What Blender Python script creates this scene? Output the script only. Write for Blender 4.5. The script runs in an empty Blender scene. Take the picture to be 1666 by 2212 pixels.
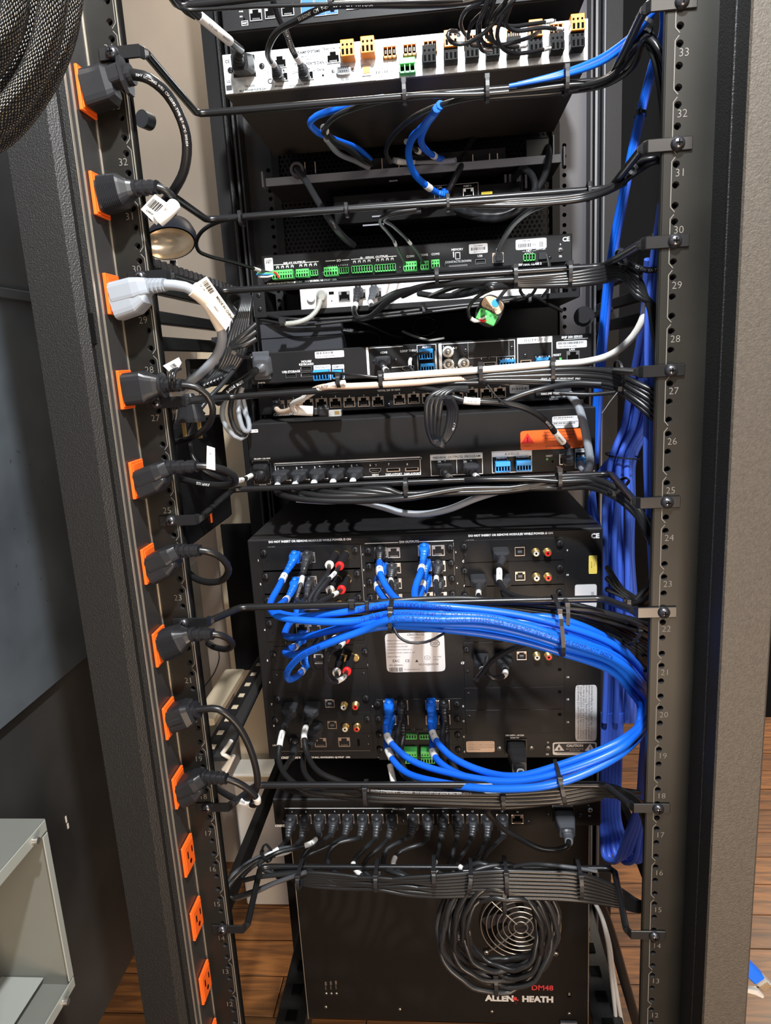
import bpy, bmesh, math, random
from mathutils import Vector, Matrix, Euler
C = bpy.context.scene
COL = C.collection
random.seed(7)
V = Vector
R = math.radians
# ------------------------------------------------------------------ camera
CAM = V((0.0346, -0.637, 1.22676))
ROT = Euler((1.35727, 0.056734, 0.079816), 'XYZ')
cd = bpy.data.cameras.new('camera'); cam = bpy.data.objects.new('camera', cd); COL.objects.link(cam)
cam.location = CAM; cam.rotation_euler = ROT
cd.sensor_fit = 'VERTICAL'; cd.sensor_height = 24; cd.lens = 24*1500/2212; cd.clip_start = .01
C.camera = cam
RM = ROT.to_matrix(); FWD = RM @ V((0, 0, -1))
# ------------------------------------------------------------------ world, lamps, exposure
w = bpy.data.worlds.new('world'); C.world = w; w.use_nodes = True
w.node_tree.nodes['Background'].inputs[0].default_value = (.80, .86, 1, 1)
w.node_tree.nodes['Background'].inputs[1].default_value = .16
C.view_settings.view_transform = 'Standard'; C.view_settings.look = 'None'
C.view_settings.gamma = 1; C.view_settings.use_curve_mapping = False
C.view_settings.exposure = .35
def lamp(name, kind, loc, energy, color, aim=None, **k):
    d = bpy.data.lights.new(name, kind); d.energy = energy; d.color = color
    for a, b in k.items(): setattr(d, a, b)
    o = bpy.data.objects.new(name, d); COL.objects.link(o); o.location = loc
    if aim: o.rotation_euler = (V(aim)-V(loc)).to_track_quat('-Z', 'Y').to_euler()
    return o
lamp('work_light', 'AREA', (.10, -.58, 2.02), 23, (.95, .98, 1), (.03, .25, 1.15), shape='DISK', size=.05)
lamp('room_light', 'AREA', (.9, -1.9, 2.3), 24, (1, .90, .78), (0, .2, 1.0), shape='RECTANGLE', size=.9, size_y=.9)  # unseen warm fill added behind the camera
lamp('floor_light', 'AREA', (.45, -1.5, .35), 17, (1, .74, .52), (.05, .3, 1.3), shape='DISK', size=.5)  # unseen warm fill added for light bounced off the floor
lamp('far_room_light', 'AREA', (2.0, 2.0, 2.1), 75, (1, .86, .68), (.9, 1.3, 0), shape='DISK', size=.6)  # unseen lamp added to warm and brighten the floor on the right
lamp('back_room_light', 'AREA', (-.1, .8, 2.3), 6, (1, .9, .76), (-.4, .95, .6), shape='DISK', size=.3)  # unseen fill aimed at the tan wall behind the rack
# ------------------------------------------------------------------ pixel -> place, given the real depth plane
def ray(px, py): return RM @ V(((px-833)/1500, -(py-1106)/1500, -1))
def P(px, py, Y):
    d = ray(px, py); return CAM + d*((Y-CAM.y)/d.y)
def PX(px, py, X):
    d = ray(px, py); return CAM + d*((X-CAM.x)/d.x)
def mpp(p): return (p-CAM).dot(FWD)/1500
# ------------------------------------------------------------------ materials
MATS = {}
def mat(name, col, rough=.5, metal=0, bump=0, bscale=300, var=0, vscale=30, spec=None, emit=None, alpha=None):
    m = bpy.data.materials.new(name); m.use_nodes = True; nt = m.node_tree; b = nt.nodes['Principled BSDF']
    b.inputs['Base Color'].default_value = (*col, 1); b.inputs['Roughness'].default_value = rough
    b.inputs['Metallic'].default_value = metal
    if spec is not None: b.inputs['Specular IOR Level'].default_value = spec
    if alpha is not None: b.inputs['Transmission Weight'].default_value = alpha
    L = nt.links
    tc = nt.nodes.new('ShaderNodeTexCoord')
    if bump:
        n = nt.nodes.new('ShaderNodeTexNoise'); n.inputs['Scale'].default_value = bscale; n.inputs['Detail'].default_value = 2
        bp = nt.nodes.new('ShaderNodeBump'); bp.inputs['Strength'].default_value = bump; bp.inputs['Distance'].default_value = .0006
        L.new(tc.outputs['Object'], n.inputs['Vector']); L.new(n.outputs['Fac'], bp.inputs['Height']); L.new(bp.outputs['Normal'], b.inputs['Normal'])
    if var:
        n = nt.nodes.new('ShaderNodeTexNoise'); n.inputs['Scale'].default_value = vscale; n.inputs['Detail'].default_value = 4
        r = nt.nodes.new('ShaderNodeValToRGB')
        r.color_ramp.elements[0].position = .3; r.color_ramp.elements[1].position = .7
        r.color_ramp.elements[0].color = (*[c*(1-var) for c in col], 1); r.color_ramp.elements[1].color = (*[min(1, c*(1+var)) for c in col], 1)
        L.new(tc.outputs['Object'], n.inputs['Vector']); L.new(n.outputs['Fac'], r.inputs['Fac']); L.new(r.outputs['Color'], b.inputs['Base Color'])
    if emit:
        b.inputs['Emission Color'].default_value = (*emit, 1); b.inputs['Emission Strength'].default_value = 1
    MATS[name] = m; return m
mat('chassis', (.017, .0167, .0175), .42, .0, .25, 900, .12, 60, spec=.35)
mat('face', (.0080, .0080, .0090), .50, .0, .15, 900, .1, 40, spec=.24)
mat('face_brown', (.0085, .0070, .0060), .50, .0, .12, 900, spec=.25)  # face colour browned to hold warm light reflected from the floor
mat('rail', (.0115, .011, .0092), .42, .0, .05, 60, .25, 14, spec=.28)
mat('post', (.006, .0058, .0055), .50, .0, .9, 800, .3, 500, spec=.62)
mat('taupe', (.062, .052, .041), .55, 0, .8, 700, .18, 350)  # post colour lifted to paint in the strong light on the right post
mat('pdu', (.060, .058, .058), .36, .5, .04, 60, .2, 10)
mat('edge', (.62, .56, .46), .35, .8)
mat('steel', (.55, .55, .55), .32, .9)
mat('dark_steel', (.13, .125, .13), .36, .8)
mat('galv', (.66, .69, .70), .42, .5, .15, 200, .28, 160)
mat('rod', (.016, .016, .017), .28, .3)
mat('gold', (.75, .52, .2), .3, .9)
mat('copper_shield', (.55, .42, .33), .35, .8)
mat('hole', (.002, .002, .002), .9, 0, spec=.1)
mat('plastic', (.014, .014, .016), .40, spec=.4)
mat('plug_dark', (.030, .031, .035), .42)
mat('plastic_grey', (.075, .08, .09), .42)
mat('terminal_black', (.006, .006, .006), .6, spec=.2)
mat('matte_black', (.004, .004, .0045), .7, spec=.12)  # darker copy of face, with the recess shade put into the colour
mat('chassis_warm', (.052, .046, .041), .5, 0, .2, 900)  # chassis colour raised to paint warm bounce on the processor underside
mat('cable_black', (.0115, .0115, .012), .34)
mat('cable_dark', (.018, .019, .021), .36)
mat('cable_blue', (.007, .125, .74), .34)
mat('cable_navy', (.055, .135, .66), .42)
mat('plug_blue', (.005, .145, .80), .4)
mat('cable_grey', (.25, .275, .31), .45)
mat('cable_white', (.68, .66, .62), .42)
mat('cable_tan', (.62, .48, .38), .45)
mat('cable_greygreen', (.32, .33, .30), .45)
mat('orange', (.90, .13, .012), .45)
mat('orange_conn', (.90, .27, .02), .42)
mat('green', (.10, .55, .13), .42)
mat('green_dark', (.03, .28, .08), .42)
mat('blue_conn', (.03, .30, .74), .42)
mat('blue_port', (.01, .14, .62), .45)
mat('print', (.72, .73, .74), .6)
mat('engraved', (.17, .16, .145), .6)
mat('print_dim', (.30, .28, .27), .6)
mat('print_ink', (.02, .02, .025), .6)
mat('print_blue', (.005, .02, .18), .6)
mat('print_green', (.15, .5, .2), .6)
mat('sleeve', (.76, .76, .74), .5)
mat('sticker', (.66, .66, .68), .5)
mat('sticker_warm', (.55, .40, .30), .55)
mat('sticker_orange', (.92, .14, .015), .5)
mat('sticker_yellow', (.78, .62, .12), .5)
mat('tag_yellow', (.9, .72, .02), .5)
mat('tag_cream', (.80, .72, .60), .55)
mat('red', (.75, .02, .02), .4)
mat('red_print', (.72, .05, .06), .55)
mat('white_plastic', (.86, .87, .88), .38)
mat('ivory', (.7, .68, .62), .4)
mat('bar_grey', (.16, .165, .19), .4, .3)
mat('rail_grey', (.050, .047, .053), .45, .2)
mat('rail_light', (.10, .105, .12), .38, .5)
mat('wall_tan', (.30, .25, .20), .8, 0, .2, 60, .10, 5)
mat('cream', (.56, .46, .32), .7, 0, .1, 60, .06, 5)
mat('dark_wall', (.075, .089, .104), .30, 0, .15, 30, .35, 6)  # base colour raised to hold the wall's reflected sheen
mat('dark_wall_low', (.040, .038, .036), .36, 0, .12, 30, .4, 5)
mat('box_grey', (.17, .175, .155), .5, 0, .1, 80, .08, 8)
mat('box_edge', (.36, .38, .35), .45, .1)
mat('screw', (.10, .10, .11), .28, .85)
mat('screw_bright', (.6, .58, .54), .28, .9)
mat('clear', (.75, .76, .75), .15, 0, alpha=.6)
mat('brick_black', (.022, .024, .031), .5, 0, .2, 700)
mat('reflector', (.55, .42, .28), .22, .8, .5, 60, .3, 30)
mat('sky_navy', (.012, .014, .022), .4)
# braided sleeve: woven threads from the tube's own UVs
m = mat('braid', (.02, .02, .02), .35); nt = m.node_tree; b = nt.nodes['Principled BSDF']
uv = nt.nodes.new('ShaderNodeUVMap'); mp = nt.nodes.new('ShaderNodeMapping'); mp.inputs['Rotation'].default_value = (0, 0, R(45)); mp.inputs['Scale'].default_value = (1, 1, 1)
w1 = nt.nodes.new('ShaderNodeTexVoronoi'); w1.inputs['Scale'].default_value = 1; w1.inputs['Randomness'].default_value = .25
rp = nt.nodes.new('ShaderNodeValToRGB'); rp.color_ramp.elements[0].position = .10; rp.color_ramp.elements[0].color = (.34, .28, .17, 1)
rp.color_ramp.elements[1].position = .26; rp.color_ramp.elements[1].color = (.008, .008, .008, 1)
bp = nt.nodes.new('ShaderNodeBump'); bp.invert = True; bp.inputs['Strength'].default_value = .9; bp.inputs['Distance'].default_value = .0012
nt.links.new(uv.outputs[0], mp.inputs['Vector']); nt.links.new(mp.outputs[0], w1.inputs['Vector'])
nt.links.new(w1.outputs['Distance'], rp.inputs['Fac']); nt.links.new(rp.outputs['Color'], b.inputs['Base Color'])
nt.links.new(w1.outputs['Distance'], bp.inputs['Height']); nt.links.new(bp.outputs['Normal'], b.inputs['Normal'])
# wood: grain runs along x
def wood(name, dark):
    m = mat(name, (.2, .1, .04), .42); nt = m.node_tree; b = nt.nodes['Principled BSDF']
    tc = nt.nodes.new('ShaderNodeTexCoord'); mp = nt.nodes.new('ShaderNodeMapping'); mp.inputs['Scale'].default_value = (2.2, 26, 1)
    n = nt.nodes.new('ShaderNodeTexNoise'); n.inputs['Scale'].default_value = 2.2; n.inputs['Detail'].default_value = 6; n.inputs['Distortion'].default_value = 1.2
    r = nt.nodes.new('ShaderNodeValToRGB')
    r.color_ramp.elements[0].position = .30; r.color_ramp.elements[0].color = (.050*dark, .021*dark, .008*dark, 1)
    r.color_ramp.elements[1].position = .62; r.color_ramp.elements[1].color = (.20*dark, .080*dark, .022*dark, 1)
    nt.links.new(tc.outputs['Object'], mp.inputs['Vector']); nt.links.new(mp.outputs[0], n.inputs['Vector'])
    nt.links.new(n.outputs['Fac'], r.inputs['Fac']); nt.links.new(r.outputs['Color'], b.inputs['Base Color'])
mat('curtain_black', (.004, .004, .0045), .8, spec=.1)
wood('wood', 1.0); wood('wood_b', .8); wood('wood_c', 1.2)
# ------------------------------------------------------------------ geometry collector
def frame(t, up):
    t = t.normalized(); s = t.cross(up)
    if s.length < 1e-4: s = t.cross(V((0, 1, 0)))
    if s.length < 1e-4: s = t.cross(V((1, 0, 0)))
    s.normalize(); return t, s, s.cross(t).normalized()
class G:
    def __init__(s): s.v = []; s.f = []; s.m = []; s.sm = []; s.uv = None; s.mats = []; s.cur = 0
    def use(s, name):
        if name not in s.mats: s.mats.append(name)
        s.cur = s.mats.index(name); return s
    def add(s, vs, fs, smooth=False):
        o = len(s.v); s.v += [V(x) for x in vs]
        for f in fs: s.f.append([i+o for i in f]); s.m.append(s.cur); s.sm.append(smooth)
        return s
    def box(s, c, d, bev=0, M=None):
        c = V(c); hx, hy, hz = d[0]/2, d[1]/2, d[2]/2
        if bev <= 0 or bev > min(hx, hy, hz)*.9:
            vs = [V((x*hx, y*hy, z*hz)) for x in (-1, 1) for y in (-1, 1) for z in (-1, 1)]
            fs = [(0, 1, 3, 2), (4, 6, 7, 5), (0, 4, 5, 1), (2, 3, 7, 6), (0, 2, 6, 4), (1, 5, 7, 3)]
        else:
            bm = bmesh.new(); bmesh.ops.create_cube(bm, size=1)
            for v in bm.verts: v.co = V((v.co.x*2*hx, v.co.y*2*hy, v.co.z*2*hz))
            bmesh.ops.bevel(bm, geom=bm.edges[:], offset=bev, segments=1, affect='EDGES')
            bm.verts.index_update(); vs = [v.co.copy() for v in bm.verts]; fs = [[v.index for v in f.verts] for f in bm.faces]; bm.free()
        if M: vs = [M @ v for v in vs]
        return s.add([v+c for v in vs], fs)
    def cyl(s, a, b, r0, r1=None, n=14, caps=True, smooth=True):
        a, b = V(a), V(b); r1 = r0 if r1 is None else r1
        t, x, y = frame(b-a, V((0, 0, 1)))
        vs = []
        for c, r in ((a, r0), (b, r1)):
            vs += [c + x*r*math.cos(2*math.pi*i/n) + y*r*math.sin(2*math.pi*i/n) for i in range(n)]
        s.add(vs, [(i, (i+1) % n, n+(i+1) % n, n+i) for i in range(n)], smooth)
        if caps: s.add(vs, [list(range(n))[::-1], list(range(n, 2*n))])
        return s
    def rings(s, path, prof, n=14, smooth=True, up=V((0, 0, 1)), cap=True):
        # prof: list of (distance along a->b, radius)
        a, b = V(path[0]), V(path[1]); t, x, y = frame(b-a, up); vs = []
        for d, r in prof: vs += [a + t*d + x*r*math.cos(2*math.pi*i/n) + y*r*math.sin(2*math.pi*i/n) for i in range(n)]
        fs = [(k*n+i, k*n+(i+1) % n, (k+1)*n+(i+1) % n, (k+1)*n+i) for k in range(len(prof)-1) for i in range(n)]
        s.add(vs, fs, smooth)
        if cap: s.add(vs, [list(range(n))[::-1], list(range(len(vs)-n, len(vs)))])
        return s
    def sphere(s, c, r, n=12, sq=(1, 1, 1)):
        c = V(c); m = n//2; vs = []
        for j in range(1, m):
            a = math.pi*j/m
            vs += [c+V((r*sq[0]*math.sin(a)*math.cos(2*math.pi*i/n), r*sq[1]*math.sin(a)*math.sin(2*math.pi*i/n), r*sq[2]*math.cos(a))) for i in range(n)]
        k = len(vs); vs += [c+V((0, 0, r*sq[2])), c-V((0, 0, r*sq[2]))]
        fs = [(j*n+i, (j+1)*n+i, (j+1)*n+(i+1) % n, j*n+(i+1) % n) for j in range(m-2) for i in range(n)]
        fs += [(k, i, (i+1) % n) for i in range(n)] + [(k+1, (m-2)*n+(i+1) % n, (m-2)*n+i) for i in range(n)]
        return s.add(vs, fs, True)
    def tube(s, pts, r, n=10, caps=True, uvs=None):
        N = len(pts); T = []
        for i in range(N): T.append((pts[min(i+1, N-1)]-pts[max(i-1, 0)]).normalized())
        t, x, y = frame(T[0], V((0, 0, 1))); vs = []; L = 0; uv = []
        for i in range(N):
            if i:
                L += (pts[i]-pts[i-1]).length
                x = (x - T[i]*x.dot(T[i])).normalized()
            y = T[i].cross(x); rr = r[i] if isinstance(r, (list, tuple)) else r
            for k in range(n): vs.append(pts[i] + x*rr*math.cos(2*math.pi*k/n) + y*rr*math.sin(2*math.pi*k/n))
            uv.append(L)
        fs = [(i*n+k, i*n+(k+1) % n, (i+1)*n+(k+1) % n, (i+1)*n+k) for i in range(N-1) for k in range(n)]
        if uvs:
            s.uv = []
            for i in range(N-1):
                for k in range(n):
                    for (a, b) in ((i, k), (i, k+1), (i+1, k+1), (i+1, k)): s.uv.append((b/n*uvs[0], uv[a]*uvs[1]))
        s.add(vs, fs, True)
        if caps: s.add(vs, [list(range(n))[::-1], list(range(len(vs)-n, len(vs)))])
        if uvs: s.uv += [(0, 0)]*(2*n if caps else 0)
        return s
    def loft(s, pts, sizes, up=V((0, 0, 1)), n=16, e=.45, smooth=False, tw=None):
        N = len(pts); vs = []; pts = [V(p) for p in pts]
        for i in range(N):
            t, x, y = frame(pts[min(i+1, N-1)]-pts[max(i-1, 0)], up)
            for k in range(n):
                a = 2*math.pi*(k+.5)/n; c, d = math.cos(a), math.sin(a)
                vs.append(pts[i] + x*sizes[i][0]/2*math.copysign(abs(c)**e, c) + y*sizes[i][1]/2*math.copysign(abs(d)**e, d))
        fs = [(i*n+k, i*n+(k+1) % n, (i+1)*n+(k+1) % n, (i+1)*n+k) for i in range(N-1) for k in range(n)]
        s.add(vs, fs, smooth); s.add(vs, [list(range(n))[::-1], list(range(len(vs)-n, len(vs)))])
        return s
    def holed(s, x0, x1, z0, z1, holes, Y, thick, n=12, hm=None):
        # vertical strip facing -Y with round holes cut through, holes sorted by z: (x, z, r)
        edges = [z0] + [(holes[i][1]+holes[i+1][1])/2 for i in range(len(holes)-1)] + [z1]
        base = s.cur
        for (cx, cz, r), a, b in zip(holes, edges, edges[1:]):
            q = n//4; cor = [V((x1, Y, b)), V((x0, Y, b)), V((x0, Y, a)), V((x1, Y, a))]
            cir = [V((cx+r*math.cos(2*math.pi*(i)/n), Y, cz+r*math.sin(2*math.pi*i/n))) for i in range(n)]
            back = [c+V((0, thick, 0)) for c in cir]
            vs = cor+cir+back; fs = []
            for k in range(4):
                for j in range(q): fs.append((k, 4+(k*q+j) % n, 4+(k*q+j+1) % n))
                fs.append((k, 4+((k+1)*q) % n, (k+1) % 4))
            s.add(vs, fs)
            if hm: s.use(hm)
            s.add(vs, [(4+i, 4+n+i, 4+n+(i+1) % n, 4+(i+1) % n) for i in range(n)], True); s.cur = base
        return s
    def text(s, st, o, h, xd=(1, 0, 0), yd=(0, 0, 1), bold=0, fn=None, align='CENTER', shear=0):
        cu = bpy.data.curves.new('t', 'FONT'); cu.body = st; cu.size = h*(1.4 if fn else 1.04); cu.align_x = align; cu.align_y = 'CENTER'
        cu.resolution_u = 2; cu.offset = bold*h; cu.shear = shear
        ob = bpy.data.objects.new('t', cu); me = bpy.data.meshes.new_from_object(ob)
        xd, yd = V(xd), V(yd); o = V(o)
        if fn: vs = [fn(v.co.x, v.co.y) for v in me.vertices]
        else: vs = [o + xd*v.co.x + yd*v.co.y for v in me.vertices]
        s.add(vs, [list(p.vertices) for p in me.polygons])
        bpy.data.objects.remove(ob); bpy.data.meshes.remove(me); bpy.data.curves.remove(cu)
        return s
    def mesh(s, name, off=V((0, 0, 0))):
        me = bpy.data.meshes.new(name); me.from_pydata([v-off for v in s.v], [], s.f)
        for n_ in s.mats: me.materials.append(MATS[n_])
        me.polygons.foreach_set('material_index', s.m); me.polygons.foreach_set('use_smooth', s.sm)
        if s.uv:
            ul = me.uv_layers.new(name='uv'); k = 0
            for l, c in zip(ul.data, s.uv): l.uv = c
        me.update(); return me
def wloc(p):
    o = V((0, 0, 0))
    while p: o += p.location; p = p.parent
    return o
def build(g, name, parent=None, label=None):
    o = bpy.data.objects.new(name, g.mesh(name, wloc(parent) if parent else V((0, 0, 0)))); COL.objects.link(o)
    if parent: o.parent = parent
    if label: o['label'] = label
    return o
def tag(o, label, cat, group=None):
    o['label'] = label; o['category'] = cat
    if group: o['group'] = group
    return o
def thing(name, label, cat, loc, group=None):
    o = bpy.data.objects.new(name, None); COL.objects.link(o); o.location = loc; o.empty_display_size = .01
    return tag(o, label, cat, group)
def solo(g, name, label, cat, group=None):
    # a thing made of one mesh, origin at its lowest centre
    xs = [v.x for v in g.v]; ys = [v.y for v in g.v]; zs = [v.z for v in g.v]
    off = V(((min(xs)+max(xs))/2, (min(ys)+max(ys))/2, min(zs)))
    o = bpy.data.objects.new(name, g.mesh(name, off)); COL.objects.link(o); o.location = off
    return tag(o, label, cat, group)
CACHE = {}
def inst(key, fn, name, parent, loc, label=None):
    if key not in CACHE: CACHE[key] = fn().mesh(name)
    o = bpy.data.objects.new(name, CACHE[key]); COL.objects.link(o)
    o.location = V(loc)-(wloc(parent) if parent else V((0, 0, 0)))
    if parent: o.parent = parent
    if label: o['label'] = label
    return o
def spline(p, step=.006):
    p = [V(a) for a in p]
    if len(p) == 2: return [p[0].lerp(p[1], t/8) for t in range(9)]
    q = [p[0]*2-p[1]] + p + [p[-1]*2-p[-2]]; out = []
    for i in range(1, len(q)-2):
        a, b, c, d = q[i-1:i+3]
        ta = max((b-a).length, 1e-5)**.5; tb = max((c-b).length, 1e-5)**.5; tc = max((d-c).length, 1e-5)**.5
        m1 = ((b-a)/ta-(c-a)/(ta+tb)+(c-b)/tb)*tb; m2 = ((c-b)/tb-(d-b)/(tb+tc)+(d-c)/tc)*tb
        n = max(2, int((c-b).length/step))
        for k in range(n):
            t = k/n; out.append(b*(2*t**3-3*t**2+1)+m1*(t**3-2*t**2+t)+c*(-2*t**3+3*t**2)+m2*(t**3-t**2))
    return out+[p[-1]]
def arc_at(pts, s):
    for a, b in zip(pts, pts[1:]):
        l = (b-a).length
        if s <= l: return a.lerp(b, s/l if l else 0), (b-a).normalized()
        s -= l
    return pts[-1], (pts[-1]-pts[-2]).normalized()
def length(pts): return sum((b-a).length for a, b in zip(pts, pts[1:]))
# ------------------------------------------------------------------ small parts, modelled once facing -Y at the origin
def ring_rect(g, w, h, t, out, m):
    g.use(m)
    for c, d in (((0, -out/2, h/2-t/2), (w, out, t)), ((0, -out/2, -h/2+t/2), (w, out, t)), ((w/2-t/2, -out/2, 0), (t, out, h-2*t)), ((-w/2+t/2, -out/2, 0), (t, out, h-2*t))): g.box(c, d, .0002)
def k_rj45(m='copper_shield'):
    g = G(); ring_rect(g, .0158, .0135, .0012, .0014, m); g.use('hole').box((0, -.0003, 0), (.0134, .0006, .0111))
    g.use(m)
    for s in (-1, 1): g.box((s*.0052, -.0007, .0038), (.0030, .0012, .0036))
    for i in range(6): g.box((-.004+.0016*i, -.0007, -.0042), (.0006, .0010, .0016))
    return g
def k_rj45_blue():
    g = G(); ring_rect(g, .0158, .0135, .0009, .0014, 'steel'); g.use('blue_port').box((0, -.0009, 0), (.0142, .0018, .0118), .0005)
    return g
def k_hdmi(m='steel'):
    g = G(); w, h = .0150, .0056; o = [(-w/2, h/2), (w/2, h/2), (w/2, -h*.1), (w/2-.0028, -h/2), (-w/2+.0028, -h/2), (-w/2, -h*.1)]
    i = [(x*.91, z*.76) for x, z in o]
    vs = [V((x, -.001, z)) for x, z in o]+[V((x, -.001, z)) for x, z in i]+[V((x, 0, z)) for x, z in o]+[V((x, -.0001, z)) for x, z in i]
    g.use(m).add(vs, [(k, (k+1) % 6, 6+(k+1) % 6, 6+k) for k in range(6)]+[(k, 12+k, 12+(k+1) % 6, (k+1) % 6) for k in range(6)])
    g.use('hole').add(vs, [(18, 19, 20, 21, 22, 23)]); g.use('dark_steel').box((0, -.0006, 0), (.010, .0008, .0010))
    return g
def k_usb_a():
    g = G(); ring_rect(g, .0140, .0062, .0006, .001, 'steel'); g.use('hole').box((0, -.0002, 0), (.0128, .0004, .005)); g.use('plastic').box((0, -.0006, -.0008), (.011, .0008, .0018)); return g
def k_usb_b():
    g = G(); ring_rect(g, .0122, .0112, .0009, .0014, 'copper_shield'); g.use('hole').box((0, -.0003, 0), (.0104, .0006, .0094))
    g.use('plastic_grey').box((0, -.0009, -.0004), (.0055, .0014, .0032), .0004)
    g.use('copper_shield')
    for s in (-1, 1): g.box((s*.0043, -.0007, .0037), (.0022, .0010, .0022))
    return g
def k_rca(col):
    g = G(); g.use('gold').rings(((0, 0, 0), (0, -1, 0)), [(0, .0052), (.0012, .0052), (.0013, .0043), (.0085, .0043), (.0086, .0033)], 18, cap=False)
    g.use(col).rings(((0, 0, 0), (0, -1, 0)), [(.0082, .0033), (.0082, .0014)], 18, cap=False)
    g.use('hole').rings(((0, 0, 0), (0, -1, 0)), [(.0080, .0014), (.0080, .0001)], 10, cap=False); return g
def k_bnc():
    g = G(); g.use('ivory').rings(((0, 0, 0), (0, -1, 0)), [(0, .0072), (.002, .0072), (.0021, .0056), (.011, .0056), (.011, .0045)], 20, cap=False)
    g.use('steel').rings(((0, 0, 0), (0, -1, 0)), [(.0095, .0046), (.0095, .0028), (.0112, .0026), (.0112, .0012)], 16, cap=False)
    g.use('gold').cyl((0, -.009, 0), (0, -.012, 0), .0011, n=8); g.use('ivory')
    for s in (-1, 1): g.cyl((s*.0050, -.008, 0), (s*.0068, -.008, 0), .0011, n=8)
    return g
def k_screw(r=.0026, m='screw'):
    g = G(); g.use(m).rings(((0, 0, 0), (0, -1, 0)), [(0, r), (r*.25, r), (r*.5, r*.75), (r*.62, r*.3), (r*.63, r*.02)], 14, cap=False)
    g.use('hole'); g.box((0, -r*.58, 0), (r*1.0, r*.18, r*.24)); g.box((0, -r*.58, 0), (r*.24, r*.18, r*1.0)); return g
def k_thumb(m='plastic'):
    g = G(); g.use(m).rings(((0, 0, 0), (0, -1, 0)), [(0, .0038), (.0008, .0042), (.004, .0042), (.0048, .0036), (.0048, .0001)], 16, cap=False)
    g.use('hole').box((0, -.0046, 0), (.0010, .0008, .0066)); return g
def k_rackscrew():
    g = G(); r = .0056; g.use('screw').rings(((0, 0, 0), (0, -1, 0)), [(0, r), (.0012, r), (.0030, r*.86), (.0042, r*.55), (.0047, r*.2), (.0047, .0001)], 20, cap=False)
    g.use('hole'); g.box((0, -.0044, 0), (.0048, .0012, .0011)); g.box((0, -.0044, 0), (.0011, .0012, .0048)); return g
def k_term(n, pitch, h, col, out=.010, style=0):
    # pluggable terminal strip: body, wire holes, screw holes
    w = n*pitch+.001; g = G(); g.use(col)
    if style == 0:      # plugged-in screw terminal, stepped top
        g.box((0, -out/2, h*.18), (w, out, h*.64), .0005); g.box((0, -out*.62, -h*.25), (w, out*1.15, h*.5), .0005)
        for i in range(n):
            x = -w/2+.0005+pitch*(i+.5); g.use('hole').box((x, -out*1.20, -h*.25), (pitch*.55, .0004, h*.32)); g.cyl((x, -out-.0001, h*.2), (x, -out-.0003, h*.2), pitch*.26, n=8)
            g.use(col)
    elif style == 1:    # open header
        g.box((0, -out/2, -h*.42), (w, out, h*.16)); g.box((0, -out/2, h*.46), (w, out, h*.08))
        for i in range(n+1): g.box((-w/2+.0004+pitch*i, -out/2, 0), (.0009, out, h))
        g.use('hole').box((0, -.0004, 0), (w, .0008, h))
        for i in range(n): g.use('plastic').box((-w/2+.0005+pitch*(i+.5), -out*.35, h*.05), (pitch*.4, out*.7, h*.34))
    else:               # comb front
        g.box((0, -out/2, h*.28), (w, out, h*.44), .0006); g.box((0, -out*.4, -h*.44), (w, out*.8, h*.12))
        for i in range(n+1): g.box((-w/2+.0004+pitch*i, -out*.45, -h*.15), (.0012, out*.9, h*.6))
        g.use('hole').box((0, -out*.2, -h*.1), (w*.96, out*.3, h*.55))
    return g
def k_inlet(w=.028, h=.023):
    g = G(); ring_rect(g, w, h, .0018, .002, 'plastic'); g.use('hole').box((0, -.0005, 0), (w-.0036, .001, h-.0036)); return g
def k_db9():
    g = G(); g.use('steel').loft([(0, 0, 0), (0, -.005, 0)], [(.0175, .0100)]*2, n=20, e=.6); g.use('plastic_grey').box((0, -.0052, 0), (.0150, .0004, .0070), 0)
    g.use('hole')
    for k, n in ((.0016, 5), (-.0016, 4)):
        for i in range(n): g.cyl((-.0025*(n-1)/2+.0025*i, -.0053, k), (-.0025*(n-1)/2+.0025*i, -.0056, k), .0007, n=6)
    return g
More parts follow.
